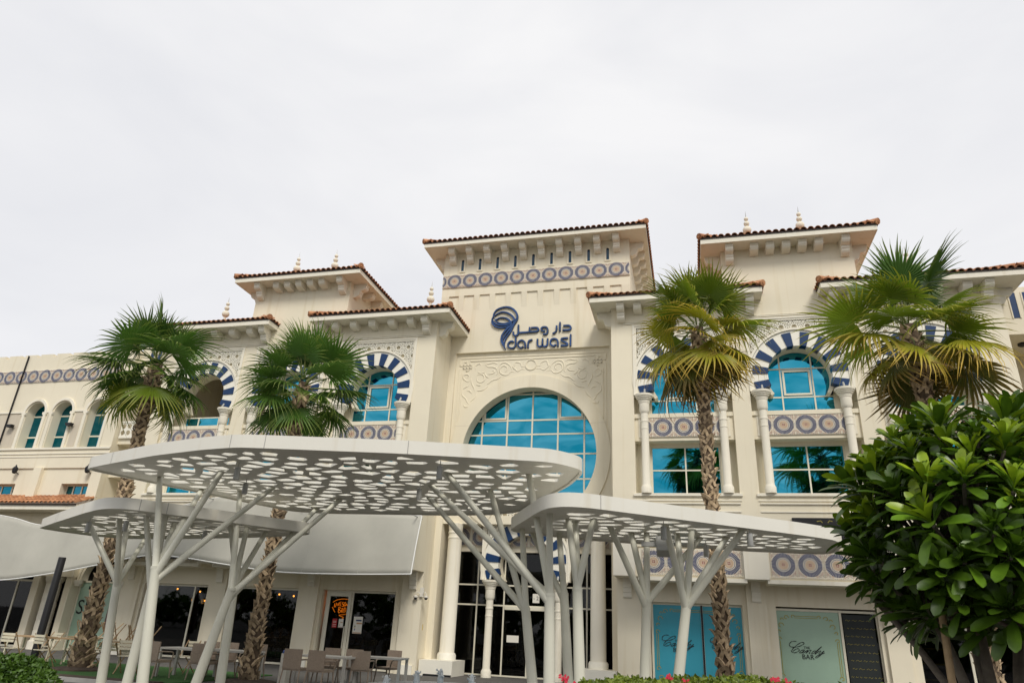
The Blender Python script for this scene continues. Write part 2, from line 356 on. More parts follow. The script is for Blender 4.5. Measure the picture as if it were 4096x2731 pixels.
# ------------------------------------------------------------------ lettering and ornament strokes (metres, x and z on their wall planes)
SIGN=[[(-0.743,12.761),(-0.815,12.808),(-0.928,12.771),(-0.984,12.655),(-0.943,12.542),(-0.827,12.49),(-0.706,12.52),(-0.65,12.636),(-0.661,12.969)],[(-0.324,12.545),(-0.391,12.484),(-0.479,12.507),(-0.549,12.612),(-0.553,12.704),(-0.491,12.793),(-0.396,12.824),(-0.298,12.773),(-0.242,12.669),(-0.23,12.458)],[(-0.109,12.456),(-0.112,12.68),(-0.064,12.787),(0.064,12.826)],[(0.283,12.85),(0.29,12.611),(0.324,12.528),(0.385,12.497),(0.461,12.52),(0.502,12.591),(0.498,12.85)],[(0.502,12.591),(0.539,12.516),(0.608,12.49),(0.683,12.526),(0.715,12.615),(0.714,12.849)],[(1.065,12.559),(1.007,12.499),(0.931,12.503),(0.852,12.58),(0.833,12.672),(0.873,12.779),(0.975,12.819),(1.086,12.785),(1.148,12.682),(1.157,12.46)],[(1.568,12.821),(1.357,12.815),(1.295,12.773),(1.317,12.703),(1.521,12.597),(1.555,12.541),(1.506,12.49),(1.27,12.49)],[(1.681,12.978),(1.683,12.453)],[(1.364,13.383),(1.577,13.384),(1.663,13.337),(1.684,13.253),(1.631,13.182),(1.334,13.182)],[(1.224,13.559),(1.229,13.143)],[(1.081,13.41),(1.082,13.198),(1.028,13.109),(0.918,13.051)],[(0.588,13.197),(0.519,13.186),(0.449,13.227),(0.429,13.312),(0.479,13.365),(0.583,13.377),(0.67,13.343),(0.703,13.258),(0.707,13.128),(0.661,13.057),(0.514,13.051)],[(-0.008,13.376),(0.202,13.373),(0.29,13.339),(0.31,13.254),(0.259,13.202),(0.104,13.187),(-0.507,13.179)],[(-0.073,13.409),(-0.071,13.203)],[(-0.568,13.552),(-0.558,13.205),(-0.583,13.095),(-0.66,13.053),(-0.741,13.085),(-0.776,13.162),(-0.774,13.246)]]
LOGO=[[(-1.704,13.94),(-1.688,14.131),(-1.563,14.315),(-1.368,14.399),(-1.135,14.425),(-0.897,14.346),(-0.71,14.16),(-0.629,13.944),(-0.648,13.775),(-0.755,13.592),(-0.882,13.281),(-1.03,13.047),(-1.11,12.884),(-1.151,12.664),(-1.079,12.448)],[(-1.658,14.023),(-1.481,14.146),(-1.267,14.195),(-1.029,14.115),(-0.843,13.959),(-0.75,13.781),(-0.806,13.539),(-1.022,13.252),(-1.178,12.999),(-1.22,12.797),(-1.089,12.476)],[(-1.598,13.833),(-1.432,13.918),(-1.271,13.93),(-1.07,13.86),(-0.902,13.687),(-0.895,13.545),(-1.081,13.368),(-1.247,13.134),(-1.289,12.931),(-1.254,12.762),(-1.107,12.496)],[(-1.69,14.016),(-1.75,13.866),(-1.725,13.693),(-1.609,13.552),(-1.444,13.475),(-1.282,13.46),(-1.069,13.48),(-0.895,13.545)],[(-1.638,13.897),(-1.512,13.736),(-1.346,13.659),(-1.148,13.637),(-0.937,13.68),(-0.763,13.763),(-0.625,13.849)],[(-1.706,13.825),(-1.646,13.716),(-1.505,13.621),(-1.27,13.565),(-1.038,13.573),(-0.864,13.637)]]
CANDY=[[(9.163,1.688),(9.106,1.689),(9.032,1.681),(8.967,1.636),(8.942,1.582),(8.957,1.538),(9.008,1.514),(9.101,1.519),(9.21,1.54),(9.307,1.581),(9.371,1.623),(9.384,1.653),(9.356,1.668),(9.295,1.658),(9.204,1.608),(9.103,1.532),(9.022,1.456),(8.989,1.403),(9.005,1.365),(9.064,1.355),(9.146,1.379),(9.203,1.414),(9.223,1.454),(9.19,1.478),(9.135,1.465),(9.079,1.433),(9.024,1.389)],[(9.378,1.445),(9.318,1.445),(9.255,1.41),(9.224,1.37),(9.242,1.355),(9.298,1.38),(9.377,1.442),(9.31,1.371),(9.335,1.359)],[(9.335,1.359),(9.407,1.411),(9.463,1.446),(9.476,1.441),(9.401,1.356),(9.48,1.415),(9.549,1.451),(9.568,1.442),(9.507,1.365),(9.532,1.357)],[(9.712,1.443),(9.645,1.43),(9.58,1.375),(9.591,1.353),(9.652,1.379),(9.898,1.574),(9.684,1.368),(9.702,1.356)],[(9.702,1.356),(9.775,1.417),(9.83,1.446),(9.852,1.44),(9.788,1.367),(9.806,1.351),(9.876,1.397),(9.954,1.449),(9.829,1.324),(9.729,1.248),(9.689,1.243),(9.685,1.265),(9.735,1.3),(9.83,1.337),(9.961,1.398)]]
NEON=[[(-7.299,2.264),(-7.179,2.344),(-7.023,2.381),(-6.835,2.4),(-6.626,2.376)],[(-7.301,2.095),(-7.17,1.92)],[(-6.633,1.892),(-6.751,1.856),(-6.951,1.83),(-6.961,1.805),(-6.809,1.762),(-6.79,1.732),(-6.849,1.693)],[(-7.228,2.086),(-7.219,2.229),(-7.161,2.094)],[(-7.225,2.129),(-7.175,2.137)],[(-7.165,2.256),(-7.11,2.146),(-7.091,2.234),(-7.053,2.154),(-7.042,2.273)],[(-6.957,2.289),(-7.013,2.274),(-6.986,2.151),(-6.944,2.158)],[(-6.999,2.213),(-6.961,2.22)],[(-6.86,2.28),(-6.903,2.272),(-6.903,2.222),(-6.847,2.193),(-6.845,2.137),(-6.912,2.141)],[(-6.802,2.282),(-6.831,2.231),(-6.813,2.163),(-6.768,2.159),(-6.752,2.222),(-6.772,2.277),(-6.802,2.282)],[(-6.739,2.16),(-6.715,2.235),(-6.682,2.162),(-6.633,2.226),(-6.635,2.127)],[(-7.031,2.105),(-7.022,1.913),(-6.952,1.929),(-6.938,1.979),(-7.016,2.013),(-6.971,2.052),(-6.979,2.101),(-7.031,2.105)],[(-6.888,2.08),(-6.898,1.912)],[(-6.887,2.074),(-6.84,2.057),(-6.84,2.007),(-6.89,1.999),(-6.834,1.921)],[(-6.795,2.096),(-6.797,1.916),(-6.724,1.962),(-6.726,2.073),(-6.795,2.096)]]
RELIEF=[[(-0.22,11.73),(-0.39,11.72),(-0.44,11.86),(-0.66,11.92),(-0.72,11.76),(-0.76,11.71),(-0.67,11.61),(-0.55,11.52),(-0.39,11.6),(-0.24,11.58)],[(-0.67,11.48),(-0.85,11.5),(-0.98,11.38),(-1.14,11.38),(-1.31,11.49),(-1.31,11.69),(-1.17,11.79),(-1.02,11.7),(-1.04,11.55),(-1.13,11.53)],[(-0.8,11.57),(-0.88,11.76),(-1.1,11.92),(-1.31,11.88),(-1.4,11.69),(-1.41,11.47),(-1.47,11.39)],[(-1.98,11.89),(-1.85,11.77),(-1.61,11.75),(-1.46,11.65),(-1.43,11.5)],[(-1.45,11.88),(-1.62,11.95),(-1.81,11.91),(-1.98,11.89)],[(-1.26,11.32),(-1.42,11.21),(-1.62,11.17),(-1.76,11.05),(-1.85,10.99)],[(-2.29,11.56),(-2.14,11.49),(-1.98,11.57)],[(-2.32,11),(-2.2,10.96),(-2.11,10.97)],[(-2.26,10.72),(-2.02,10.75),(-1.8,10.91)],[(-1.98,11.52),(-1.92,11.37),(-1.8,11.28)],[(-1.83,11.44),(-1.64,11.46),(-1.55,11.55),(-1.65,11.59)],[(-2.58,11.21),(-2.71,11.15),(-2.89,11.27),(-2.9,11.42),(-2.76,11.47),(-2.66,11.38),(-2.73,11.31)],[(-2.56,11.3),(-2.52,11.06),(-2.41,10.86),(-2.37,10.7)],[(-2.88,10.83),(-2.77,10.91),(-2.64,10.96)],[(-2.5,10.62),(-2.59,10.73),(-2.71,10.72)],[(-2.9,10.76),(-2.9,10.55),(-2.73,10.39),(-2.67,10.25),(-2.58,10.16)],[(-2.29,10.57),(-2.35,10.43),(-2.53,10.26)],[(-2.82,10.14),(-2.73,10.03),(-2.56,10.07)],[(-2.41,11.69),(-2.38,11.86),(-2.24,11.93),(-2.17,11.85)],[(-2.33,11.39),(-2.29,11.17),(-2.14,11.08),(-2,11.16),(-1.98,11.3),(-2.07,11.43),(-2.21,11.45),(-2.33,11.39)]]
OUT_A= [(-5.86, -12.59), (-5.09, -12.92), (-3.37, -13.59), (-2.15, -13.93), (-1.41, -14.06), (-1.09, -14.03), (0.15, -13.71), (1.3, -13.51), (2.62, -13.11), (3.84, -12.76), (4.16, -12.37), (4.28, -12.08), (4.24, -11.77), (3.85, -10.77), (3.06, -9.3), (2.05, -7.53), (1.31, -7.07), (0.08, -6.92), (-1.56, -6.99), (-3.4, -7.07), (-4.21, -7.39), (-4.67, -8.52), (-5.13, -10.22), (-5.59, -11.68), (-5.91, -12.36)]
OUT_B= [(-10.69, -8.91), (-9.06, -9.99), (-6.62, -11.57), (-5.75, -12.08), (-5.35, -12.18), (-4.99, -12.11), (-4.71, -11.74), (-4.27, -10.85), (-3.68, -9.87), (-3.04, -9.33), (-2.75, -8.86), (-2.9, -8.54), (-3.32, -8.27), (-5.12, -7.68), (-8.23, -6.97), (-9.81, -6.86), (-10.42, -7.37), (-10.68, -8.32)]
OUT_C= [(2.52, -10.14), (3.12, -11.38), (3.64, -12.5), (3.87, -12.82), (4.14, -12.94), (4.49, -12.84), (4.86, -12.54), (5.83, -11.74), (7.12, -10.71), (8.05, -9.99), (8.75, -9.35), (9.05, -8.5), (9.12, -7.2), (8.9, -6.86), (7.36, -7.13), (5.73, -7.89), (4.67, -8.27), (3.89, -8.64), (3.16, -9.16), (2.54, -9.78)]
POSTS = [
('A',(-3.52, -12.3),(-3.87, -12.3, 2.41),[(-4.88, -11.62, 4.27), (-3.04, -12.06, 4.27), (-2.92, -10.41, 4.27), (-4.86, -10.25, 4.27)]),
('A',(-3.79, -10.6),(-3.32, -10.6, 2.14),[(-4.01, -10.0, 4.27), (-1.91, -9.08, 4.27), (-3.24, -7.78, 4.27)]),
('A',(3.2, -10.2),(2.92, -10.2, 2.01),[(0.37, -9.21, 4.27), (2.07, -10.17, 4.27), (2.78, -10.13, 3.5)]),
('A',(3.7, -11.6),(3.66, -11.6, 2.22),[(0.92, -10.63, 4.27), (1.67, -11.78, 4.27), (3.22, -11.63, 4.27), (3.71, -12.03, 3.5)]),
('C',(3.72, -9.6),(3.56, -9.6, 2.33),[(3.43, -9.57, 3.5), (2.85, -9.51, 3.5)]),
('C',(4.19, -11.4),(4.11, -11.4, 2.33),[(4.02, -11.11, 3.5), (3.94, -11.43, 3.5), (4.4, -11.46, 3.5)]),
('C',(5.07, -9.8),(5.2, -9.8, 2.26),[(5.23, -9.76, 3.5), (4.59, -10.46, 3.5), (4.92, -9.73, 3.5), (6.26, -9.13, 3.5)]),
('C',(5.58, -10.1),(5.95, -10.1, 2.27),[(6.1, -10.23, 3.5), (5.64, -10.74, 3.5), (5.82, -9.61, 3.5), (6.77, -9.31, 3.5), (7.02, -10.48, 3.5)]),
('B',(-6.7, -9.8),(-6.96, -9.8, 2.25),[(-8.03, -10.02, 3.54), (-6.65, -10.53, 3.54), (-7.16, -9.72, 3.54), (-8.46, -7.5, 3.54)]),
('B',(-5.1, -10.9),(-5.04, -10.9, 2.17),[(-4.87, -11.19, 3.54), (-5.55, -10.98, 3.54), (-5.56, -10.04, 3.54)]),
('B',(-3.99, -9.4),(-4.12, -9.4, 2.52),[(-4.28, -9.74, 3.54), (-4.03, -9.45, 3.54), (-3.97, -8.74, 3.54)]),
]
# ------------------------------------------------------------------ ground
def sheet(name, x0, x1, y0, y1, z, mt): return tag(MB().add([(x0,y0,z),(x1,y0,z),(x1,y1,z),(x0,y1,z)], [(0,1,2,3)]).obj(name, mt), kind='structure')
sheet('ground', -900, 900, -900, 900, -0.14, 'asphalt')
tag(MB().box(-60, 60, -16.4, 40, -0.6, 0.0).obj('pavement', 'paving'), kind='structure')
tag(MB().box(-60, 60, -16.65, -16.403, -0.6, 0.012).obj('kerb', 'kerb'), kind='structure')

# ------------------------------------------------------------------ the main building
B = thing('mall_building', 'cream Arabesque shopping building with tiled roofs, striped blue arches and a central tower', 'building')
BC = 6.03; PITCH = 4.01; BAYS = [BC+PITCH*i for i in range(3)]
XI, XO = 3.53, 16.6

def part(name, mb, mt, smooth=None): return mb.obj(name, mt, B, smooth=smooth)

# --- walls of the two side blocks
for sg in (-1, 1):
    mb = MB(); G = 1.0
    def bx(x0, x1, *a): mb.box(min(sg*x0, sg*x1), max(sg*x0, sg*x1), *a)
    edges = [XI] + [q for c in BAYS for q in (c-1.70, c+1.70)] + [XO]
    for i in range(0, len(edges), 2): bx(edges[i], edges[i+1], 0, 0.8, 3.42, 12.43); bx(edges[i], edges[i+1], G, 1.8, 0, 3.42)
    bx(XI, XO, 0, 0.8, 12.43, 13.18)
    for i, c in enumerate(BAYS):
        bx(c-1.70, c+1.70, 0.0, 0.8, 4.36, 6.02)
        bx(c-1.70, c+1.70, 0.05, 0.8, 3.42, 4.36)
        bx(c-1.70, c+1.70, 0.05, 0.8, 3.30, 3.42); bx(c-1.70, c+1.70, 1.12, 1.8, 2.70, 3.42)
        bx(c-1.70, c-1.42, 1.12, 1.8, 0, 2.70); bx(c+1.56, c+1.70, 1.12, 1.8, 0, 2.70)
        lo = i == 2
        bx(c-2.01 if i else XI, c+2.0 if i < 2 else XO, 0.8, 8, 3.42, 8.9); bx(c-2.01 if i else XI, c+2.0 if i < 2 else XO, 1.8, 8, 2.95, 3.42)
        bx(c-2.01 if i else XI, c+2.0 if i < 2 else XO, 3.4 if lo else 0.8, 8, 8.9, 12.43)
        bx(c-2.01 if i else XI, c+2.0 if i < 2 else XO, 0.8, 8, 12.43, 13.18)
        if lo: bx(c-2.01, c-1.70, .8, 3.4, 8.9, 12.43); bx(c+1.70, XO, .8, 3.4, 8.9, 12.43)
    bx(XI, XI+0.3, 1.8, 6, 0, 2.95); bx(XO-0.3, XO, 1.8, 6, 0, 2.95)
    part('wall', mb, 'wall')
    # shop interiors: dark rooms behind the glass
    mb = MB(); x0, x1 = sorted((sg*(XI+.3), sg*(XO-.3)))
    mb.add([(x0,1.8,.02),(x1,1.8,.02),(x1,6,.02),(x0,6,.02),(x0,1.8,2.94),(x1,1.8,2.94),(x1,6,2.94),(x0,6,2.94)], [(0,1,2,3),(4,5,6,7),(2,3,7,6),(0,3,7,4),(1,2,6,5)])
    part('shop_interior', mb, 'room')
    # mouldings
    for i, c in enumerate(BAYS):
        for (nm, dx, y0, y1, z0, z1) in (('bay_sill', 1.78, -.07, -.002, 6.02, 6.10), ('sill_slab', 1.70, -.06, .6, 6.102, 6.115), ('moulding', 1.74, -.035, -.003, 5.86, 5.90), ('moulding', 1.70, -.05, -.002, 5.76, 5.80), ('moulding', 1.70, -.03, -.002, 5.50, 5.54), ('band_ledge', 1.70, -.10, .048, 3.30, 3.42)):
            part(nm, MB().box(sg*c-dx, sg*c+dx, y0, y1, z0, z1), 'trim')
    xa, xb = sorted((sg*4.0, sg*16.15))
    part('string_course', MB().box(xa, xb, -0.045, -0.002, 12.47, 12.50), 'trim'); part('string_course', MB().box(xa, xb, -0.03, -0.003, 12.53, 12.55), 'trim')
    for x in (XI+.36, BAYS[0]+2.005, BAYS[1]+2.005, XO-.40):      # boxes and corbels on the ground-floor piers
        w = .37 if x != XI+.36 else .36
        q = MB().box(sg*x-w, sg*x+w, -0.16, -0.002, 3.415, 4.46).obj('pier_block', 'trim', B)
        prof = [(0, 3.42), (-.15, 3.42), (-.15, 3.27), (-.13, 3.25), (-.13, 3.12), (-.11, 3.10), (-.11, 2.97), (-.085, 2.95), (-.085, 2.83), (-.05, 2.79), (0, 2.78)]
        MB().prism([(y+.997, z-.004) for y, z in prof], sg*x-.14, sg*x+.14, 'x').obj('corbel', 'trim', B)
        MB().box(sg*x-.24, sg*x+.24, .925, .997, 0, 0.30).obj('pier_plinth', 'white', B)

# --- one bay: shared meshes
ACZ, RI, RO = 10.25, 1.05, 1.64
A0 = math.asin(-0.60/RO)
def lattice(dz=0.0):
    mb = MB(); bars = []
    P = 0.44
    for iy in range(-1, 8):
        for ix in range(-5, 6):
            cx = ix*P+(P/2 if iy % 2 else 0); cz = 9.75+iy*P*0.866
            T = [(cx+.155*math.cos(R(30*k+15)), cz+.155*math.sin(R(30*k+15))) for k in range(12)]
            V = [(cx+.088*math.cos(R(30*k)), cz+.088*math.sin(R(30*k))) for k in range(12)]
            U = [(cx+.212*math.cos(R(30*k)), cz+.212*math.sin(R(30*k))) for k in range(12)]
            for k in range(12):
                bars += [(V[k], T[k]), (T[k], V[(k+1) % 12]), (T[k], U[k]), (T[k], U[(k+1) % 12])]
            for k in range(0, 12, 2):
                bars += [(U[k], (cx+.24*math.cos(R(30*k+30)), cz+.24*math.sin(R(30*k+30))))]
    for a, b in bars:
        mx_, mz = (a[0]+b[0])/2, (a[1]+b[1])/2
        if abs(mx_) > 1.55 or mz > 12.28 or mz < 9.72 or math.hypot(mx_, mz-ACZ) < 1.76: continue
        mb.ribbon([a, b], 0.028, 0.012, 0.115)
    return mb
me_lat = lattice().mesh('lattice', 'white')
mb = MB().archplate(-1.70, 1.70, 9.65, 12.43, 0, ACZ, RO+.02, 0.115, 0.30, 48)
me_plate = mb.mesh('lattice_panel', 'wall')
mb = MB().box(-1.70, -1.56, -0.02, 0.113, 9.65, 12.43).box(1.56, 1.70, -0.02, 0.113, 9.65, 12.43).box(-1.56, 1.56, -0.02, 0.113, 12.29, 12.43)
mb.box(-1.70, -1.62, -.045, -.022, 9.65, 12.43).box(1.62, 1.70, -.045, -.022, 9.65, 12.43).box(-1.62, 1.62, -.045, -.022, 12.36, 12.43)
mb.ring(0, ACZ, RO+.01, RO+.10, A0-.02, math.pi-A0+.02, -0.03, 0.113, 48)
me_rim = mb.mesh('panel_border', 'trim')
NV = 19; DA = (math.pi-2*A0)/NV
me_vw = MB().ring(0, 0, RI, RO, -DA/2, DA/2, 0.02, 0.30, 4).mesh('voussoir', 'white')
me_vb = MB().ring(0, 0, RI-.004, RO-.075, -DA/2, DA/2, -0.012, 0.30, 4).ring(0, 0, RO-.075, RO, -DA/2, DA/2, 0.02, 0.30, 4, 1).mesh('blue_voussoir', ['blue', 'white'])
a1 = math.asin(-0.60/RI)
me_rev = MB().ring(0, ACZ, RI, RI+.12, a1, math.pi-a1, 0.30, 0.80, 40).mesh('arch_reveal', 'wall', 30)
def column_profile(zb, zt):
    return [(.185, zb), (.185, zb+.20), (.15, zb+.26), (.135, zb+.30), (.132, zt-1.28), (.142, zt-1.27), (.142, zt-1.23), (.132, zt-1.22), (.132, zt-1.02), (.145, zt-1.01),
            (.145, zt-.96), (.134, zt-.95), (.134, zt-.70), (.150, zt-.68), (.178, zt-.60), (.178, zt-.33), (.19, zt-.32), (.20, zt-.27)]
def capital_profile(zt): return [(.195, zt-.27), (.215, zt-.22), (.22, zt-.20), (.25, zt-.19), (.255, zt-.145), (.285, zt-.135), (.29, zt-.09), (.32, zt-.08), (.33, zt-.03), (.33, zt)]
me_col = MB().lathe(column_profile(6.115, 9.64), n=28).mesh('column', 'trim', 35)
me_cap = MB().lathe(capital_profile(9.64), n=28).mesh('capital', 'trim', 35)
me_spot = MB().tube([(0, -.20, .0), (0, -.10, .16)], .035, 10).mesh('spotlight', 'steel')

# patterned tile with a sunburst medallion; origin at its centre, facing -y
def medallion(w=0.715, h=0.69):
    rnd = random.Random(3); mb = MB(); mb.box(-w/2, w/2, 0, .02, -h/2, h/2, 0); y0, y1 = -.0025, .001; s = w/.715
    def wedge(r0, r1, a, hw0, hw1, mi):
        c, q = math.cos(a), math.sin(a)
        P = [(r0*c-q*hw0, r0*q+c*hw0), (r1*c-q*hw1, r1*q+c*hw1), (r1*c+q*hw1, r1*q-c*hw1), (r0*c+q*hw0, r0*q-c*hw0)]
        mb.add([(x*s, y0, z*s) for x, z in P], [(0, 1, 2, 3)], mi)
    for k in range(44): wedge(.198, .325, 2*math.pi*k/44, .0105, .0165, 1)
    for k in range(28): wedge(.060, .135, 2*math.pi*(k+.5)/28, .0035, .0088, 2)
    for k in range(4):
        b = math.pi/2*k; mb.add([(0.006*s*(math.cos(b+.785)*1.4), y0, .006*s*math.sin(b+.785)*1.4)]+[(s*(.050*math.cos(b+.12+t*.335)), y0, s*.050*math.sin(b+.12+t*.335)) for t in range(5)], [(0,1,2,3,4,5)], 3)
    n = 72; vs = []
    for k in range(n):
        a = 2*math.pi*k/n; r = .166+.006*math.cos(12*a)
        vs += [(s*(r-.007)*math.cos(a), y0, s*(r-.007)*math.sin(a)), (s*(r+.007)*math.cos(a), y0, s*(r+.007)*math.sin(a))]
    mb.add(vs, [(2*k, 2*k+1, (2*k+3) % (2*n), (2*k+2) % (2*n)) for k in range(n)], 1)
    # small rosettes in the corners
    def dot(x, z, r, mi, nn=6):
        mb.add([(x+r*math.cos(2*math.pi*j/nn), y0, z+r*math.sin(2*math.pi*j/nn)) for j in range(nn)], [tuple(range(nn))], mi)
    for sx in (-1, 1):
        for sz in (-1, 1):
            for (px_, pz, mi) in ((.338, .315, 1), (.235, .322, 1), (.332, .215, 2), (.338, .115, 1), (.285, .265, 3), (.16, .335, 2)):
                x, z = sx*px_*s, sz*min(pz, h/2-.02)
                for j in range(6):
                    a = j*math.pi/3
                    if abs(x+.027*math.cos(a)) < w/2-.006 and abs(z+.027*math.sin(a)) < h/2-.006: dot(x+.027*math.cos(a), z+.027*math.sin(a), .0105, mi if j % 2 else (2 if mi == 1 else 3))
    for sx in (-1, 1):
        for k in range(3): dot(sx*(w/2-.012), (k-1)*.045, .009, 1)
    for k in range(-6, 7): dot(k*.05*s, h/2-.012, .009, 1 if k % 3 else 3); dot(k*.05*s, -h/2+.012, .009, 1 if k % 3 else 2)
    return mb
TM = ['glazed', 'navy', 'ochre', 'red']
me_tile = medallion().mesh('patterned_tile', TM)
me_tile2 = medallion(.77, .80).mesh('patterned_tile', TM)
me_tile3 = medallion(.72, .60).mesh('patterned_tile', TM)
def half_tile(w, h, side):
    """strip of a medallion cut by the end of a band"""
    src = medallion(w, h); mb = MB()
    for f, mi in zip(src.f, src.m):
        P = [src.v[i] for i in f]
        if len(P) == 4 and mi == 0: continue
        if all((p[0]*side) < -w*.10 for p in P): mb.add([(p[0]+side*w*.30, p[1], p[2]) for p in P], [tuple(range(len(P)))], mi)
    mb.box(-w*.2, w*.2, 0, .02, -h/2, h/2, 0); return mb
me_htl = half_tile(.715, .69, 1).mesh('patterned_tile_end', TM); me_htr = half_tile(.715, .69, -1).mesh('patterned_tile_end', TM)

def tile_band(parent, x0, x1, y, zc, h, n, mesh, pitch, ends=True):
    b = MB().box(x0, x1, y+.021, y+.05, zc-h/2-.02, zc+h/2+.02).obj('tile_band', 'trim', parent)
    cx = (x0+x1)/2
    for k in range(n): put('patterned_tile', mesh, b, (cx+(k-(n-1)/2)*pitch, y, zc))
    if ends:
        put('patterned_tile_end', me_htl, b, (cx+n/2*pitch+.715*.2, y, zc)); put('patterned_tile_end', me_htr, b, (cx-n/2*pitch-.715*.2, y, zc))
    return b

def window(parent, cx, y, xs, zs, mt, fw=.05, name='window', dep=.06, xw=None, skip=()):
    """xs, zs: bar positions; each cell becomes a pane"""
    mb = MB(); e = fw/2
    for x in xs: mb.box(cx+x-e, cx+x+e, y, y+dep, zs[0]-e, zs[-1]+e)
    for i in range(len(xs)-1):
        for z in zs: mb.box(cx+xs[i]+e, cx+xs[i+1]-e, y+.004, y+dep-.004, z-e, z+e)
    w = mb.obj(name, 'frame', parent)
    for i in range(len(xs)-1):
        for j in range(len(zs)-1):
            if (i, j) in skip: continue
            x0, x1, z0, z1 = cx+xs[i]+e-.004, cx+xs[i+1]-e+.004, zs[j]+e-.004, zs[j+1]-e+.004
            MB().box(-(x1-x0)/2, (x1-x0)/2, 0, .012, -(z1-z0)/2, (z1-z0)/2).obj('pane', mt, w, ((x0+x1)/2, y+.03, (z0+z1)/2))
    return w

def arch_set(parent, cx, dz, y=0.0):
    o = put('arch_rim', me_rim, parent, (cx, y, dz)); p = put('lattice_panel', me_plate, parent, (cx, y, dz))
    tag(put('lattice', me_lat, p, (0, 0, 0)), kind='stuff')
    a = put('arch_reveal', me_rev, parent, (cx, y, dz))
    for k in range(NV):
        q = put('blue_voussoir' if k % 2 == 0 else 'white_voussoir', me_vb if k % 2 == 0 else me_vw, a, (0, 0, ACZ)); q.rotation_euler = (0, -(A0+DA*(k+.5)), 0)

for sg in (-1, 1):
    for i, c in enumerate(BAYS):
        cx = sg*c
        arch_set(B, cx, 0)
        for s2 in (-1, 1):
            q = put('column', me_col, B, (cx+s2*1.34, .0, 0)); put('capital', me_cap, q, (0, 0, 0))
            put('spotlight', me_spot, B, (cx+s2*1.30, -.02, 9.66))
        # back wall, parapet band, windows
        mb = MB().box(cx-1.70, cx-1.10, .66, .80, 8.95, 9.70).box(cx+1.10, cx+1.70, .66, .80, 8.95, 9.70)
        mb.box(cx-1.70, cx-1.18, .52, .80, 6.115, 7.97).box(cx+1.18, cx+1.70, .52, .80, 6.115, 7.97).box(cx-1.18, cx+1.18, .52, .80, 7.86, 7.97)
        mb.box(cx-1.70, cx+1.70, .10, .80, 7.97, 8.80).box(cx-1.70, cx+1.70, .04, .80, 8.80, 8.95)
        part('bay_back_wall', mb, 'wall')
        tile_band(B, cx-1.56, cx+1.56, .055, 8.445, .69, 3, me_tile, .715)
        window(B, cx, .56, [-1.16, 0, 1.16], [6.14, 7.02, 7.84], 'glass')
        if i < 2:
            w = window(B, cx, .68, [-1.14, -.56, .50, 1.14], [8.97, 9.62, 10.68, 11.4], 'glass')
            mb = MB()
            for (x0, x1, z0, z1) in ((-.50, -.43, 9.68, 10.62), (.37, .44, 9.68, 10.62), (-.43, .37, 9.68, 9.75), (-.43, .37, 10.55, 10.62)): mb.box(cx+x0, cx+x1, .655, .70, z0, z1)
            mb.obj('opening_sash', 'frame', w)
        else:
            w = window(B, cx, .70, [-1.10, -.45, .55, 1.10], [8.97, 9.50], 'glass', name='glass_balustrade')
    # ground-floor tile bands
    for i, c in enumerate(BAYS): tile_band(B, sg*c-1.66, sg*c+1.66, .0, 3.89, .80, 4, me_tile2, .79, False)

# --- shop fronts
def shop(cx, xs, zs, mt='dark', skip=()): return window(B, cx, 1.28, xs, zs, mt, .07, 'shopfront', .09, skip=skip)
C0, C1, C2 = BAYS
sh1 = shop(-C0, [-1.42, -.36, 1.56], [0.06, 2.66])
shop(-C1, [-1.42, 1.56], [0.06, 2.66])
shop(-C2, [-1.42, .72, 1.56], [0.06, 2.66])
shop(C0, [-1.36, .26, 1.56], [0.06, 2.66], 'frostblue'); shop(C1, [-1.58, .50, 1.56], [0.06, 2.62], 'dark', skip=((0, 0),)); shop(C2, [-1.40, 0, 1.42], [0.06, 2.66])
MB().box(-1.0, 1.0, 0, .012, -1.24, 1.24).obj('film_pane', 'frost', B, (C1-.54, 1.31, 1.34))
# glazed door leaf of the chicken shop
dl = MB()
for (x0, x1, z0, z1) in ((-7.41, -7.30, .09, 2.62), (-6.55, -6.43, .09, 2.62), (-7.30, -6.55, 2.48, 2.62), (-7.30, -6.55, .09, .27)): dl.box(x0, x1, 1.245, 1.278, z0, z1)
dl.box(-6.58, -6.555, 1.20, 1.23, .5, 1.45); dl.obj('door_leaf', 'frame', B)
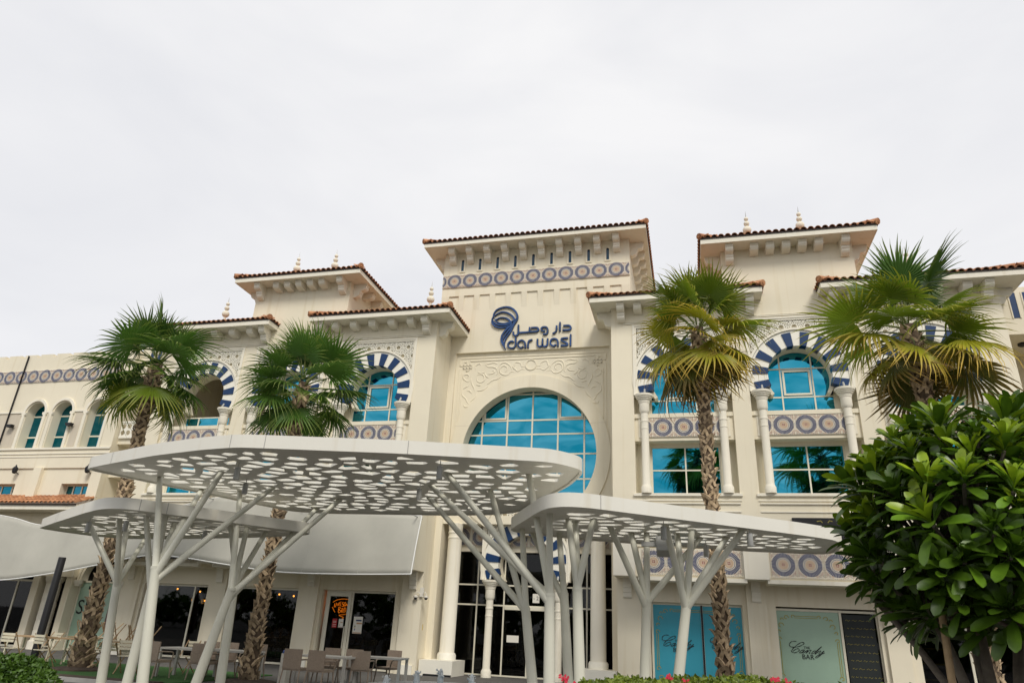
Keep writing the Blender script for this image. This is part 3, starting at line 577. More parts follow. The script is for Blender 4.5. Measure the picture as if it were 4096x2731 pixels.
# --- roofs
def tile_mesh(L=0.42, r=0.105):
    mb = MB(); n = 8; vs = []
    for (y, k) in ((0, 1.0), (L, .80)):
        for rr in (r*k, (r-.018)*k):
            vs += [(rr*math.cos(math.pi*j/n), y, rr*math.sin(math.pi*j/n)*.85) for j in range(n+1)]
    q = n+1; fs = []
    for j in range(n): fs += [(j, j+1, 2*q+j+1, 2*q+j), (q+j, 3*q+j, 3*q+j+1, q+j+1), (j, q+j, q+j+1, j+1)]
    return mb.add(vs, fs)
me_rt = tile_mesh().mesh('roof_tile', 'tile', 50)
def hip_roof(x0, x1, y0, y1, zs, over_front, sides, fascia=.18, pitch=R(21), rows=5, indiv=('f',), ridge=None, name='tiled_roof'):
    """eave rectangle x0..x1,y0..y1 (already overhanging); soffit height zs; tiles on front and side slopes"""
    r = MB().box(x0, x1, y0, y1, zs, zs+.05).obj(name, 'trim', B)      # soffit slab
    f = MB()                                                               # fascia and dark eave line
    f.box(x0-.03, x1+.03, y0-.03, y0, zs-.012, zs+fascia)
    f.box(x0-.03, x0, y0, y1, zs-.012, zs+fascia).box(x1, x1+.03, y0, y1, zs-.012, zs+fascia); f.obj('fascia', 'trim', r)
    d = MB(); z1 = zs+fascia
    d.box(x0-.06, x1+.06, y0-.06, y1, z1, z1+.055); d.obj('eave_board', 'eave', r)
    run = min((x1-x0)/2, (y1-y0)/2, ridge or 99); h = run*math.tan(pitch); zt = z1+.06
    mb = MB().add([(x0-.05,y0-.05,zt),(x1+.05,y0-.05,zt),(x1+.05,y1,zt),(x0-.05,y1,zt),(x0+run,y0+run,zt+h),(x1-run,y0+run,zt+h),(x1-run,max(y0+run,y1-run),zt+h),(x0+run,max(y0+run,y1-run),zt+h)],
                  [(0,1,5,4),(1,2,6,5),(2,3,7,6),(3,0,4,7),(4,5,6,7)])
    mb.obj('roof_deck', 'tilefield', r)
    bulk = MB(); step = .235; src = tile_mesh()
    def course(face, row):
        off = row*.36; n = 0
        if face == 'f': lo, hi = x0+off*.93, x1-off*.93
        else: lo, hi = y0+off*.93, y1
        k = int((hi-lo)/step); 
        if k < 1: return
        st = (hi-lo)/k
        for j in range(k+1):
            p = lo+j*st; inw = off*math.cos(pitch)-.10; zz = zt+.02+(off-.10)*math.sin(pitch)
            if face == 'f': mtx = Matrix.Translation((p, y0+inw, zz)) @ Matrix.Rotation(pitch, 4, 'X')
            elif face == 'r': mtx = Matrix.Translation((x1-inw, p, zz)) @ Matrix.Rotation(math.pi/2, 4, 'Z') @ Matrix.Rotation(pitch, 4, 'X')
            else: mtx = Matrix.Translation((x0+inw, p, zz)) @ Matrix.Rotation(-math.pi/2, 4, 'Z') @ Matrix.Rotation(pitch, 4, 'X')
            if row == 0 and face in indiv:
                o = put('roof_tile', me_rt, r); o.matrix_local = mtx @ Matrix.Rotation(random.uniform(-.03, .03), 4, 'Z')
            else:
                bulk.add([mtx @ Vector(v) for v in src.v], src.f)
    for row in range(rows):
        if row*.36 > run: break
        for fc in sides: course(fc, row)
    # hip tiles along the two front hips
    for (hx, s2) in ((x0, 1), (x1, -1)):
        for k in range(int(run/.30)):
            t = k*.30; bulk.tube([(hx+s2*(t-.08), y0+t-.08, zt+.06+t*math.tan(pitch)), (hx+s2*(t+.26), y0+t+.26, zt+.075+(t+.30)*math.tan(pitch))], [.125, .105], 8)
    if bulk.v: tag(bulk.obj('tile_courses', 'tilefield', r, smooth=50), kind='stuff')
    return r
BIG = [(0, 0), (-.58, 0), (-.58, -.085), (-.55, -.10), (-.55, -.19), (-.50, -.255), (-.42, -.29), (-.34, -.30), (-.31, -.33), (-.31, -.40), (-.28, -.42), (-.275, -.49), (-.22, -.555), (-.13, -.60), (-.10, -.62), (0, -.62)]
SML = [(0, 0), (-.50, 0), (-.50, -.085), (-.475, -.10), (-.475, -.18), (-.42, -.25), (-.33, -.285), (-.12, -.30), (0, -.31)]
me_big = MB().prism(BIG, -.14, .14, 'x').mesh('large_bracket', 'trim'); me_sml = MB().prism(SML, -.145, .145, 'x').mesh('small_bracket', 'trim')
def bracket(big, x, y, z, rz=0.0):
    o = put('large_bracket' if big else 'small_bracket', me_big if big else me_sml, B, (x, y, z)); o.rotation_euler = (0, 0, rz)
OV = .70
for sg in (-1, 1):
    # inner and outer roofs
    for (a, b, br, ext) in ((XI-OV, 8.98, True, 'in'), (10.98, XO+OV, False, 'out')):
        x0, x1 = sorted((sg*a, sg*b)); ind = ['f']
        if ext == 'in': side = 'r' if sg < 0 else 'l'; ind.append(side)
        hip_roof(x0, x1, -OV, 2.6, 13.16, OV, ('f', 'l', 'r'), indiv=ind)
        cs = [a+OV+.40, b-.40] if ext == 'in' else [a+.40, b-OV-.40]
        for c in cs: bracket(True, sg*c, -.003, 13.158)
        n = 5; d = (cs[1]-cs[0]-1.26)/(n-1)
        for k in range(n): bracket(False, sg*(cs[0]+.63+d*k), -.003, 13.158)
    bracket(True, sg*(XI-.003), .40, 13.158, -sg*math.pi/2); bracket(True, sg*(XO+.003), .40, 13.158, sg*math.pi/2)
    # upper pavilion
    c = BAYS[1]; hw = 2.31; x0, x1 = sg*c-hw, sg*c+hw
    part('pavilion_wall', MB().box(x0, x1, 0.0, 5.2, 13.18, 15.30), 'wall')
    hip_roof(x0-OV, x1+OV, -OV, 5.2+OV, 15.30, OV, ('f', 'r', 'l'), indiv=('f', 'r') if sg < 0 else ('f',))
    for s2 in (-1, 1):
        bracket(True, sg*c+s2*(hw-.30), -.003, 15.298)
        for yy in (.45, 2.2, 4.6): bracket(yy != 2.2, sg*c+s2*(hw+.003), yy, 15.298, s2*math.pi/2)
        for yy in (1.3, 3.1): bracket(False, sg*c+s2*(hw+.003), yy, 15.298, s2*math.pi/2)
    for k in range(5): bracket(False, sg*c+(k-2)*.56, -.003, 15.298)

# finials: stacked balls with a spike
def finial(label, x, y, z, k=1.0):
    t = thing('roof_finial', label, 'finial', (x, y, z), group='ball finials on the roofs')
    MB().tube([(0,0,-.35), (0,0,.12)], .055, 10).obj('stem', 'trim', t)
    for (r, zz) in ((.165, .20), (.11, .49), (.085, .705)): MB().sphere((0, 0, zz*k), r*k, 18, 12).obj('ball', 'trim', t, smooth=60)
    MB().tube([(0,0,.77), (0,0,1.06)], [.022, .004], 6).obj('spike', 'steel', t)
finial('cream ball finial on the left pavilion roof, left of the pair', -10.98, .6, 16.33); finial('cream ball finial on the left pavilion roof, right of the pair', -9.05, .6, 16.33)
finial('cream ball finial on the right pavilion roof, left of the pair', 8.85, .6, 16.33); finial('cream ball finial on the right pavilion roof, right of the pair', 10.80, .6, 16.33)
finial('cream ball finial on the tiled roof right beside the tower', -4.16, .5, 14.2); finial('lone cream ball finial above the leftmost striped arch', -14.2, .5, 14.2)
finial('cream ball finial rising behind the rightmost palm crown', 14.25, .6, 14.2)

# --- central tower and entrance front
TH = 4.16
mb = MB().box(-XI, XI, 1.80, 8, 12.40, 13.18).box(-TH, TH, 1.80, 8, 13.18, 15.12).box(-TH, TH, 1.74, 8, 15.12, 17.30)
for x0 in (-TH, *[-3.36+.715*k for k in range(10)], 3.80):                 # tapering ribs between the shallow panels
    x1 = x0+.25 if x0 > -TH else -3.81
    if x0 == 3.80: x1 = TH
    mb.add([(x0,1.74,15.12),(x1,1.74,15.12),(x1,1.797,14.42),(x0,1.797,14.42),(x0,1.80,15.12),(x1,1.80,15.12)], [(0,1,2,3),(0,3,4),(1,5,2)])
mb.box(-XI, -3.27, 1.80, 3.2, 0, 12.40).box(3.27, XI, 1.80, 3.2, 0, 12.40)
mb.archplate(-3.27, 3.27, 5.62, 12.40, 0, 8.05, 2.72, 1.93, 2.45, 72)
mb.box(-3.27, 3.27, 1.90, 8, 5.30, 5.62).box(-XI, XI, 3.2, 8, 4.5, 5.30)
part('tower_wall', mb, 'wall')
mb = MB().ring(0, 8.05, 2.722, 3.26, math.asin(-2.38/2.722), math.pi-math.asin(-2.38/2.722), 1.865, 1.928, 80)
part('arch_surround', mb, 'wall')
for (x0, x1, z0, z1) in ((-.006, .006, 10.80, 11.30), (-3.10, -2.45, 9.20, 9.212), (2.45, 3.10, 9.20, 9.212)): part('stone_joint', MB().box(x0, x1, 1.862, 1.8648, z0, z1), 'wall2')
hip_roof(-TH-.73, TH+.73, 1.74-.75, 8.6, 17.30, .75, ('f', 'r', 'l'), indiv=('f', 'r'), fascia=.17)
for k in range(10): bracket(True, -3.70+.815*k, 1.737, 17.298)
for k in range(7):
    for s2 in (-1, 1): bracket(True, s2*(TH+.003), 2.25+.81*k, 17.298, s2*math.pi/2)
for k in range(9):
    x = -3.28+.815*k
    w = MB().ring(x, 16.86, .062, .13, 0, math.pi, 1.705, 1.737, 12).box(x-.13, x-.062, 1.705, 1.737, 16.28, 16.86).box(x+.062, x+.13, 1.705, 1.737, 16.28, 16.86).box(x-.062, x+.062, 1.70, 1.737, 16.28, 16.345).obj('slit_window', 'wall', B)
    MB().box(-.062, .062, 0, .010, -.29, .29).obj('pane', 'slit', w, (x, 1.722, 16.635))
    MB().ring(x, 16.86, 0, .062, 0, math.pi, 1.722, 1.732, 8).obj('pane_head', 'slit', w)
tile_band(B, -TH+.004, TH-.004, 1.685, 15.84, .60, 11, me_tile3, .72, False)
for s2 in (-1, 1): put('patterned_tile_end', me_htl if s2 > 0 else me_htr, B, (s2*(TH-.105), 1.686, 15.84), scale=(.72, 1, .87))
# great arched window
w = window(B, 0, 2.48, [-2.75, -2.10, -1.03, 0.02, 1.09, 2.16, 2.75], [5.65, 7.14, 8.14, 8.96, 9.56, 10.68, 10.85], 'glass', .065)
for (x0, x1, z0, z1) in ((-2.05, -1.08, 9.60, 10.63), (1.14, 2.11, 9.60, 10.63)):
    mb = MB(); mb.box(x0, x0+.07, 2.455, 2.50, z0, z1).box(x1-.07, x1, 2.455, 2.50, z0, z1).box(x0+.07, x1-.07, 2.455, 2.50, z0, z0+.07)
    mb.obj('opening_sash', 'frame', w)
# carved spandrels, mirrored about the axis
RELIEF_C = []
relief = MB()
for st in RELIEF:
    for s2 in (1, -1):
        pts = cr([(s2*x, z) for x, z in st], 5); n = len(pts); rr = [.033*(0.35+.65*math.sin(math.pi*min(1, max(0, (i+.6)/n)))) for i in range(n)]
        relief.tube([(x, 1.928, z) for x, z in pts], rr, 7, sy=.75)
relief.ring(0, 11.78, .20, .245, 0, 2*math.pi, 1.90, 1.929, 32)
for s2 in (1, -1):
    for (a, b) in (((3.10, 12.19), (0, 12.19)), ((2.66, 12.06), (0, 12.06)), ((3.10, 12.19), (3.10, 11.86)), ((3.10, 11.86), (2.56, 11.86)), ((2.95, 11.73), (2.56, 11.73)), ((2.93, 12.02), (2.93, 11.69)), ((2.79, 12.02), (2.79, 11.60)), ((2.65, 12.06), (2.65, 11.69)), ((2.93, 12.02), (2.79, 12.02)), ((2.79, 11.60), (2.65, 11.69)), ((2.56, 11.86), (2.56, 11.73)), ((3.10, 11.73), (3.10, 8.7)), ((2.98, 11.5), (2.98, 9.4))):
        relief.ribbon([(s2*a[0], a[1]), (s2*b[0], b[1])], .045, 1.905, 1.929)
part('carved_relief', relief, 'wall', 60)

# entrance below: big columns, striped arch, glazing
for s2 in (-1, 1):
    p = MB().box(s2*2.86-.62, s2*2.86+.62, 1.15, 2.62, 0, .50).box(s2*2.86-.58, s2*2.86+.58, 1.20, 2.6, -.05, 0).obj('pedestal', 'white', B)
    prof = [(.34, .50), (.34, .66), (.30, .72), (.275, .76), (.265, 4.72), (.28, 4.74), (.28, 4.80), (.262, 4.82), (.262, 4.92), (.28, 4.94), (.28, 4.99), (.262, 5.01), (.30, 5.30)]
    q = MB().lathe(prof, (s2*2.76, 2.0, 0), 30).obj('entrance_column', 'trim', B, smooth=35)
    MB().lathe([(.345, .50), (.345, .67), (.31, .73)], (s2*2.76, 2.0, .003), 30).obj('column_base', 'white', q, smooth=35)
arch_set(B, 0, -6.35, 2.20)
me_col2 = MB().lathe(column_profile(.0, 3.29), n=28).mesh('column', 'trim', 35); me_cap2 = MB().lathe(capital_profile(3.29), n=28).mesh('capital', 'trim', 35)
for s2 in (-1, 1):
    q = put('column', me_col2, B, (s2*1.30, 2.22, 0)); put('capital', me_cap2, q); put('spotlight', me_spot, B, (s2*1.28, 2.2, 3.31))
part('entrance_beam', MB().box(-3.27, 3.27, 2.75, 3.1, 4.42, 5.30).box(-3.27, 3.27, 2.66, 2.748, 4.36, 4.50), 'wall')
tile_band(B, -3.2, 3.2, 2.70, 4.92, .69, 8, me_tile, .78, False)
window(B, 0, 2.95, [-3.22, -2.02, -.95, .95, 2.22, 3.22], [0.04, 2.44, 3.16, 4.40], 'dark', .055, 'entrance_glazing', .08)
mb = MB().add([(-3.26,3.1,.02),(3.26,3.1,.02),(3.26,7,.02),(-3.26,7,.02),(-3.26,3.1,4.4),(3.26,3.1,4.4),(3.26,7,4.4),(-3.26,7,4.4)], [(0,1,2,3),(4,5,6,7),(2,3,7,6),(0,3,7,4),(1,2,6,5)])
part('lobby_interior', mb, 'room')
part('door_header', MB().box(-.90, .90, 2.90, 2.948, 2.30, 2.42), 'frame')
mb = MB(); [mb.box(x-.03, x+.03, 2.955, 3.0, .05, 2.40) for x in (0,)]; part('door_leaf_stiles', mb, 'frame')
part('plinth', MB().box(-3.26, -2.25, 1.05, 1.148, 0, .06), 'black')

# --- small link bays and the left wing
WY = 1.0
for sg in (-1, 1):
    x0, x1 = sorted((sg*XO, sg*19.0))
    mb = MB().box(x0, x1, 1.3, 8, 11.85, 13.65).box(x0, x1, 3.6, 8, 0, 11.85).box(x0, x1, 1.25, 3.6, 8.55, 8.80).box(x0, x1, 1.25, 3.6, 7.05, 7.35).box(x0, x1, 1.25, 3.6, 4.6, 5.75)
    part('link_wall', mb, 'wall')
    for k in (0, 1, 2):
        x = sg*(17.55+.42*k)
        q = MB().box(x-.14, x-.10, 1.27, 1.298, 12.45, 13.45).box(x+.10, x+.14, 1.27, 1.298, 12.45, 13.45).obj('slit_window', 'wall', B)
        MB().box(-.10, .10, 0, .01, -.49, .49).obj('pane', 'blue', q, (x, 1.286, 12.95))
    # pierced balcony screen
    mb = MB(); n = 6
    sx0, sx1 = sorted((sg*XO, sg*18.95)); wdt = (sx1-sx0); nx = 8; cw = wdt/nx
    mb.box(sx0, sx1, 1.15, 1.24, 9.52, 9.60).box(sx0, sx1, 1.15, 1.24, 8.80, 8.90)
    for ix in range(nx):
        for iz in range(2):
            cx, cz = sx0+cw*(ix+.5), 8.90+.31*(iz+.5)
            for k in range(16):
                a, b = 2*math.pi*k/16, 2*math.pi*(k+1)/16
                def sq(t): c, s = math.cos(t), math.sin(t); q = max(abs(c), abs(s)); return (cx+cw/2*c/q, cz+.155*s/q)
                P = [(cx+.115*math.cos(a), cz+.115*math.sin(a)), sq(a), sq(b), (cx+.115*math.cos(b), cz+.115*math.sin(b))]
                mb.add([(x, 1.17, z) for x, z in P]+[(x, 1.22, z) for x, z in P], [(0,1,2,3), (7,6,5,4), (0,3,7,4)])
    part('pierced_screen', mb, 'white')
    part('ceiling_light', MB().lathe([(.14, 0), (.14, -.07), (.11, -.10)], (sg*17.9, 2.2, 11.848), 20), 'black')
mb = MB().archplate(-18.9, XO*-1, 2.68, 4.6, -17.75, 2.68, 1.0, 1.1, 1.6, 30).box(-16.68, -16.6, 1.1, 1.6, 0, 2.68).box(-19.0, -18.9, 1.1, 1.6, 2.46, 4.6)
mb.ring(-17.75, 2.68, 1.0, 1.10, 0, math.pi, 1.05, 1.098, 24).ring(-17.75, 2.68, 1.14, 1.22, 0, math.pi, 1.05, 1.098, 24)
part('link_arch_wall', mb, 'wall')
for x in (-18.85, -16.70): part('impost', MB().box(x-.16, x+.16, .98, 1.098, 2.56, 2.70).box(x-.12, x+.12, 1.0, 1.098, 2.46, 2.56), 'trim')
window(B, -17.80, 1.35, [-1.20, 0.85, 1.13], [0.05, 2.66, 3.7], 'dark', .07, 'shopfront', .08, skip=((0, 0), (0, 1)))
MB().box(-.99, .99, 0, .012, -1.27, 1.27).obj('film_pane', 'frost', B, (-17.98, 1.38, 1.35)); MB().box(-.85, .85, 0, .012, -.48, .48).obj('pane', 'dark', B, (-17.87, 1.38, 3.18))
put('film_lettering', text_mesh('film_lettering', 'SM', .80, 'ink', .002), B, (-18.42, 1.37, 1.40)); MB().box(-.26, .26, 0, .004, -.07, .07).obj('film_print', 'ink', B, (-18.3, 1.372, 2.42))

LW = thing('left_wing', 'low cream wing with arched windows and a medallion frieze on the left', 'building')
WX0, WX1 = -62.0, -19.0
mb = MB().box(WX0, WX1, WY+.6, 9, 2.8, 13.05).box(WX0, WX1, WY, WY+.6, 10.85, 12.98)
wins = [-23.95, -22.35, -20.35]; k = -26.9
while k > -55: wins += [k, k-1.6]; k -= 4.6
edges = sorted([x for c in wins for x in (c-.70, c+.70)]+[WX0, WX1])
for i in range(0, len(edges), 2): mb.box(edges[i], edges[i+1], WY, WY+.6, 8.35, 10.85)
for c in wins: mb.archplate(c-.70, c+.70, 10.08, 10.85, c, 10.08, .52, WY, WY+.6, 24)
for c in wins: mb.box(c-.70, c-.515, WY+.002, WY+.598, 8.35, 10.08).box(c+.515, c+.70, WY+.002, WY+.598, 8.35, 10.08)
mb.box(WX0, WX1, WY-.05, WY+.6, 7.42, 8.35)
k = WX0
while k < WX1-.8: mb.box(k, k+.74, WY-.0, WY+.45, 12.98, 13.12); k += .98
mb.box(WX0, WX1, WY+.45, WY+.6, 12.98, 13.10)
lowwin = [(-24.9, 1.1), (-20.35, .85), (-29.6, 1.1), (-34.3, 1.1)]
le = sorted([x for c, h in lowwin for x in (c-h, c+h)]+[WX0, WX1])
for i in range(0, len(le), 2): mb.box(le[i], le[i+1], WY+.02, WY+.6, 5.5, 7.42)
for c, h in lowwin: mb.box(c-h, c+h, WY+.02, WY+.6, 6.72, 7.42)
for x in (-22.6, -27.2, -19.35): mb.box(x-.22 if x != -19.35 else -19.55, x+.22 if x != -19.35 else -19.0, WY-.16, WY+.019, 5.5, 7.42)
mb.box(-19.62, -19.0, WY-.06, WY-.003, 8.35, 12.9)
mb.obj('wall', 'wall', LW)
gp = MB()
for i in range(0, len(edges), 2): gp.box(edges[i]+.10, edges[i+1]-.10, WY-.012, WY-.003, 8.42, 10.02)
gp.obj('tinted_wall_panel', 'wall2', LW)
tr = MB()
for c in wins:
    tr.ring(c, 10.08, .58, .70, 0, math.pi, WY-.07, WY-.003, 24)
    tr.box(c-.73, c-.50, WY-.085, WY-.002, 9.98, 10.10).box(c+.50, c+.73, WY-.085, WY-.002, 9.98, 10.10)
    for s2 in (-1, 1): tr.tube([(c+s2*.62, WY-.03, 8.35), (c+s2*.62, WY-.03, 9.98)], .075, 10)
for i in range(0, len(edges), 2): tr.box(edges[i], edges[i+1], WY-.05, WY-.003, 10.08, 10.16)
tr.box(WX0, WX1, WY-.11, WY-.052, 8.27, 8.36).box(WX0, WX1, WY-.085, WY-.052, 8.06, 8.11).box(WX0, WX1, WY-.075, WY-.052, 7.92, 7.96)
tr.obj('mouldings', 'trim', LW)
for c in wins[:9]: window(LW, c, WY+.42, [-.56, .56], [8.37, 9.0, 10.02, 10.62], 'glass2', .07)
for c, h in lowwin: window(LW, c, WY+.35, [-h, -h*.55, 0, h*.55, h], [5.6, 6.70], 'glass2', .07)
band = MB().box(WX0, WX1, WY-.02, WY-.003, 11.62, 12.28).obj('tile_band', 'trim', LW)
for k in range(26): put('patterned_tile', me_tile3, band, (-19.75-.72*k, WY-.042, 11.95))
MB().box(-25.43, -25.40, WY-.12, WY-.0455, 7.5, 13.05).obj('expansion_joint', 'black', LW)
# lower storey: tiled lean-to eave, shop glass, ringed column
r = MB().add([(WX0,-.0,5.42),(WX1,-.0,5.42),(WX1,WY+.02,5.42),(WX0,WY+.02,5.42),(WX0,-.0,5.60),(WX1,-.0,5.60),(WX1,WY+.02,6.0),(WX0,WY+.02,6.0)], [(0,1,2,3),(0,1,5,4),(4,5,6,7),(1,2,6,5)]).obj('lean_to_roof', 'trim', LW)
MB().box(WX0, WX1, -.06, .0, 5.601, 5.66).obj('eave_board', 'eave', r)
src = tile_mesh(); bulk = MB()
for row in range(4):
    for k in range(100):
        mtx = Matrix.Translation((-19.1-.235*k, -.10+row*.33, 5.68+row*.135)) @ Matrix.Rotation(R(21), 4, 'X')
        if row == 0 and k < 40: o = put('roof_tile', me_rt, r); o.matrix_local = mtx
        else: bulk.add([mtx @ Vector(v) for v in src.v], src.f)
tag(bulk.obj('tile_courses', 'tilefield', r, smooth=50), kind='stuff')
mb = MB().box(WX0, WX1, .85, 1.6, 2.8, 5.42).box(-21.0, -20.65, .85, 1.6, 0, 2.8).box(-19.35, -19.05, .9, 1.6, 0, 2.8).box(WX0, -26.5, .85, 1.6, 0, 2.8)
mb.obj('ground_floor_wall', 'wall', LW)
prof = [(.36, 0), (.36, .3), (.30, .34)]+[q for k in range(6) for q in ((.29, .40+.36*k), (.29, .70+.36*k), (.275, .72+.36*k))]+[(.32, 2.60), (.36, 2.66), (.36, 2.8)]
MB().lathe(prof, (-20.0, 1.0, 0), 24).obj('ringed_column', 'trim', LW, smooth=35)
window(LW, -23.2, 1.3, [-3.2, -1.4, .95, 1.9, 2.5], [0.05, 2.62], 'dark', .08, 'shopfront', .08)
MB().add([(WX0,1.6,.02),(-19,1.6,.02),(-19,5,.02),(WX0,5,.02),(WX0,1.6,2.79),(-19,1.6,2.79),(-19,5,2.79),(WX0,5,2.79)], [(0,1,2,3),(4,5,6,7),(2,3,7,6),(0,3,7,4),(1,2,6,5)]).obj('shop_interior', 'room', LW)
for sg, nm in ((1, 'right'),):
    RW = thing('right_wing', 'cream wing wall continuing past the right corner of the building', 'building')
    MB().box(19.0, 40, .6, 9, 0, 13.05).obj('wall', 'wall', RW); MB().box(19.0, 40, .54, .597, 8.27, 8.36).obj('mouldings', 'trim', RW)
# ------------------------------------------------------------------ facade sign
S_ = thing('facade_sign', 'dark blue metal sign with ribbon emblem and the name in Arabic and Latin letters', 'sign', (0, 1.8, 12.4))
off = S_.location
def rel(pts): return [(x-off.x, z-off.z) for x, z in pts]
def outline_ends(pts): return pts
for st in SIGN:
    MB().ribbon(rel(cr(st, 5) if len(st) > 2 else st), .066, -.085, -.002, 0, 1).obj('letter', ['sign', 'signedge'], S_)
for k, st in enumerate(LOGO):
    pts = cr(st, 6); n = len(pts)
    w = [(.078 if k < 3 else .062)*(0.30+.70*math.sin(math.pi*min(.97, max(.06, i/(n-1))))**.6) for i in range(n)]
    MB().ribbon(rel(pts), w, -.085-.003*k, -.002, 0, 1).obj('emblem_ribbon', ['sign', 'signedge'], S_)

# ------------------------------------------------------------------ printed and lit lettering on the shop fronts
def print_strokes(name, strokes, w, y, dx, mt, parent, round_=False):
    mb = MB()
    for st in strokes:
        pts = [(x+dx, z) for x, z in (cr(st, 5) if len(st) > 2 else st)]
        if round_: mb.tube([(x, y, z) for x, z in pts], w, 6)
        else:
            n = len(pts); mb.ribbon(pts, [w*(.55+.75*abs(math.sin(i*1.7/5))) for i in range(n)], y, y+.003)
    return mb.obj(name, mt, parent)
for dx, y in ((0, 1.297), (-3.97, 1.297), (-2.43, 1.297)):
    print_strokes('window_script', CANDY, .017, y, dx, 'ink', B)
    put('window_lettering', text_mesh('window_lettering', 'BAR', .20, 'ink', .001), B, (9.46+dx, y, 1.185)); put('window_lettering', text_mesh('window_lettering', 'THE', .105, 'ink', .001), B, (9.45+dx, y, 1.482))
gb = MB()
for (x0, x1, z0, z1, y) in ((4.80, 7.46, .25, 2.48, 1.297), (8.62, 10.42, .25, 2.44, 1.300)):       # gold borders with scrolled corners
    for d in (0, .055):
        for x in (x0+d, x1-d): gb.ribbon([(x, z0+.5), (x, z1-.75)], .016, y, y+.003)
        gb.ribbon([(x0+.55, z1-d), (x1-.55, z1-d)], .016, y, y+.003)
    for sx, xx in ((1, x0), (-1, x1)):
        for (cx, cz, rr, tt) in ((.03, z1-.70, .075, 7), (.12, z1-.30, .10, 6), (.30, z1-.06, .085, 7), (.50, z1-.02, .06, 6), (.04, z1-.48, .06, 6), (.16, z1-.12, .06, 5), (.03, z0+.42, .08, 7), (.10, z0+.15, .09, 6)):
            gb.ribbon([(xx+sx*(cx+rr*(1-.11*i)*math.cos(.9*i)), cz+rr*(1-.11*i)*math.sin(.9*i)) for i in range(tt)], .022, y, y+.003)
gb.obj('gold_border_print', 'gold', B)
MB().box(-.03, .03, 0, .01, -1.28, 1.28).obj('pane_joint', 'black', B, (6.29, 1.266, 1.36))
mb = MB(); rnd = random.Random(5)
for k in range(9):                                                      # menu board lines on the cafe door
    z = 2.36-.23*k; x = 10.62+rnd.uniform(0, .1)
    while x < 11.45: l = rnd.uniform(.05, .17); mb.ribbon([(x, z), (x+l*.3, z+.03), (x+l*.6, z-.01), (x+l, z+.02)], .007, 1.295, 1.298); x += l+.05
mb.obj('menu_print', 'gold', B); MB().box(-.45, .45, 0, .012, -1.2, 1.2).obj('menu_board', 'ink', B, (11.06, 1.302, 1.34))

N_ = thing('neon_sign', 'orange neon speech bubble sign reading AWESOM BRD inside the glass door', 'sign', (-6.95, 1.5, 1.6))
for k, st in enumerate(NEON):
    dz = [(x+6.95, z-1.6) for x, z in (cr(st, 4) if k < 3 or len(st) > 5 else st)]
    MB().tube([(x, 0, z) for x, z in dz], .0095, 6).obj('neon_tube', 'neon', N_)
E_ = thing('wall_lettering', 'dim amber script lettering glowing inside the shop behind the palm', 'sign', (-14.3, 4.2, 2.05))
put('letters', text_mesh('letters', 'eat.repeat', .42, 'neon2', .004), E_)
BL = ['leftmost and highest orange bulb in the shop behind the canopy posts', 'second highest orange bulb in the shop behind the canopy posts', 'orange bulb just left of the shop door frame behind the posts', 'first of the four low orange bulbs seen through the shop door', 'orange bulb in the middle of the group seen through the shop door', 'orange bulb just below the middle of the group in the shop door', 'rightmost orange bulb seen through the shop door behind the posts', 'lowest orange bulb, alone below the others in the shop door', 'left orange bulb in the dark shop window right of the second palm', 'right orange bulb in the dark shop window left of the neon door', 'small topmost orange bulb in the window left of the neon door']
for k, (x, y, z) in enumerate(((-15.2, 2.6, 2.56), (-14.3, 2.9, 2.50), (-14.2, 2.4, 2.15), (-13.75, 2.6, 2.14), (-13.45, 2.3, 2.18), (-13.6, 2.7, 2.05), (-13.1, 2.5, 2.13), (-13.3, 2.4, 1.80), (-10.2, 2.4, 2.50), (-9.6, 2.5, 2.46), (-9.4, 2.6, 2.68))):
    t = thing('pendant_bulb', BL[k], 'lamp', (x, y, z), group='orange bulbs hanging inside the shops')
    MB().sphere((0, 0, 0), .035, 10, 6).obj('bulb', 'bulb', t); MB().tube([(0, 0, .03), (0, 0, 2.93-z)], .006, 5).obj('cord', 'black', t)
def notice(name, label, x, z, w, h, mt, y=1.262, bars=()):
    t = tag(MB().box(-w/2, w/2, 0, .004, -h/2, h/2).obj(name, mt, None, (x, y, z)), label, 'notice')
    for (bx_, bz, bw, bh, bm_) in bars: MB().box(bx_-bw/2, bx_+bw/2, -.002, -.0005, bz-bh/2, bz+bh/2).obj('print_block', bm_, t)
notice('red_notice', 'small red printed notice on the glass door below the neon', -7.0, 1.54, .19, .31, 'redpaper', bars=[(0, z, .14, .012, 'paper') for z in (.07, .03, -.04, -.10)])
notice('white_notice', 'small white printed notice beside the red one on the door', -6.74, 1.545, .19, .30, 'paper', bars=[(.03, .03, .10, .025, 'ochre'), (-.05, -.04, .03, .02, 'ochre'), (-.05, -.08, .03, .02, 'navy'), (0, -.135, .16, .012, 'red')])
notice('poster', 'tall pale poster taped inside the shop window beside the door', -6.06, 1.51, .36, .58, 'paper', 1.272, bars=[(.03, .16, .22, .05, 'navy'), (.06, .06, .22, .05, 'ochre'), (-.10, -.04, .05, .04, 'hedge'), (-.10, -.10, .05, .04, 'ochre'), (-.10, -.16, .05, .04, 'blueplastic'), (0, -.265, .33, .03, 'ochre')])
t = tag(MB().box(-.13, .13, 0, .012, -.16, .16).obj('gate_number_plate', 'paper', None, (.30, 2.93, 2.74)), 'white plate with the number 2 above the entrance doors', 'sign')
put('numeral', text_mesh('numeral', '- 2', .19, 'ink', .001), t, (.0, -.004, -.06))
notice('door_notice', 'white paper sheet on the entrance door glass', -.55, 1.30, .46, .24, 'paper', 2.955)
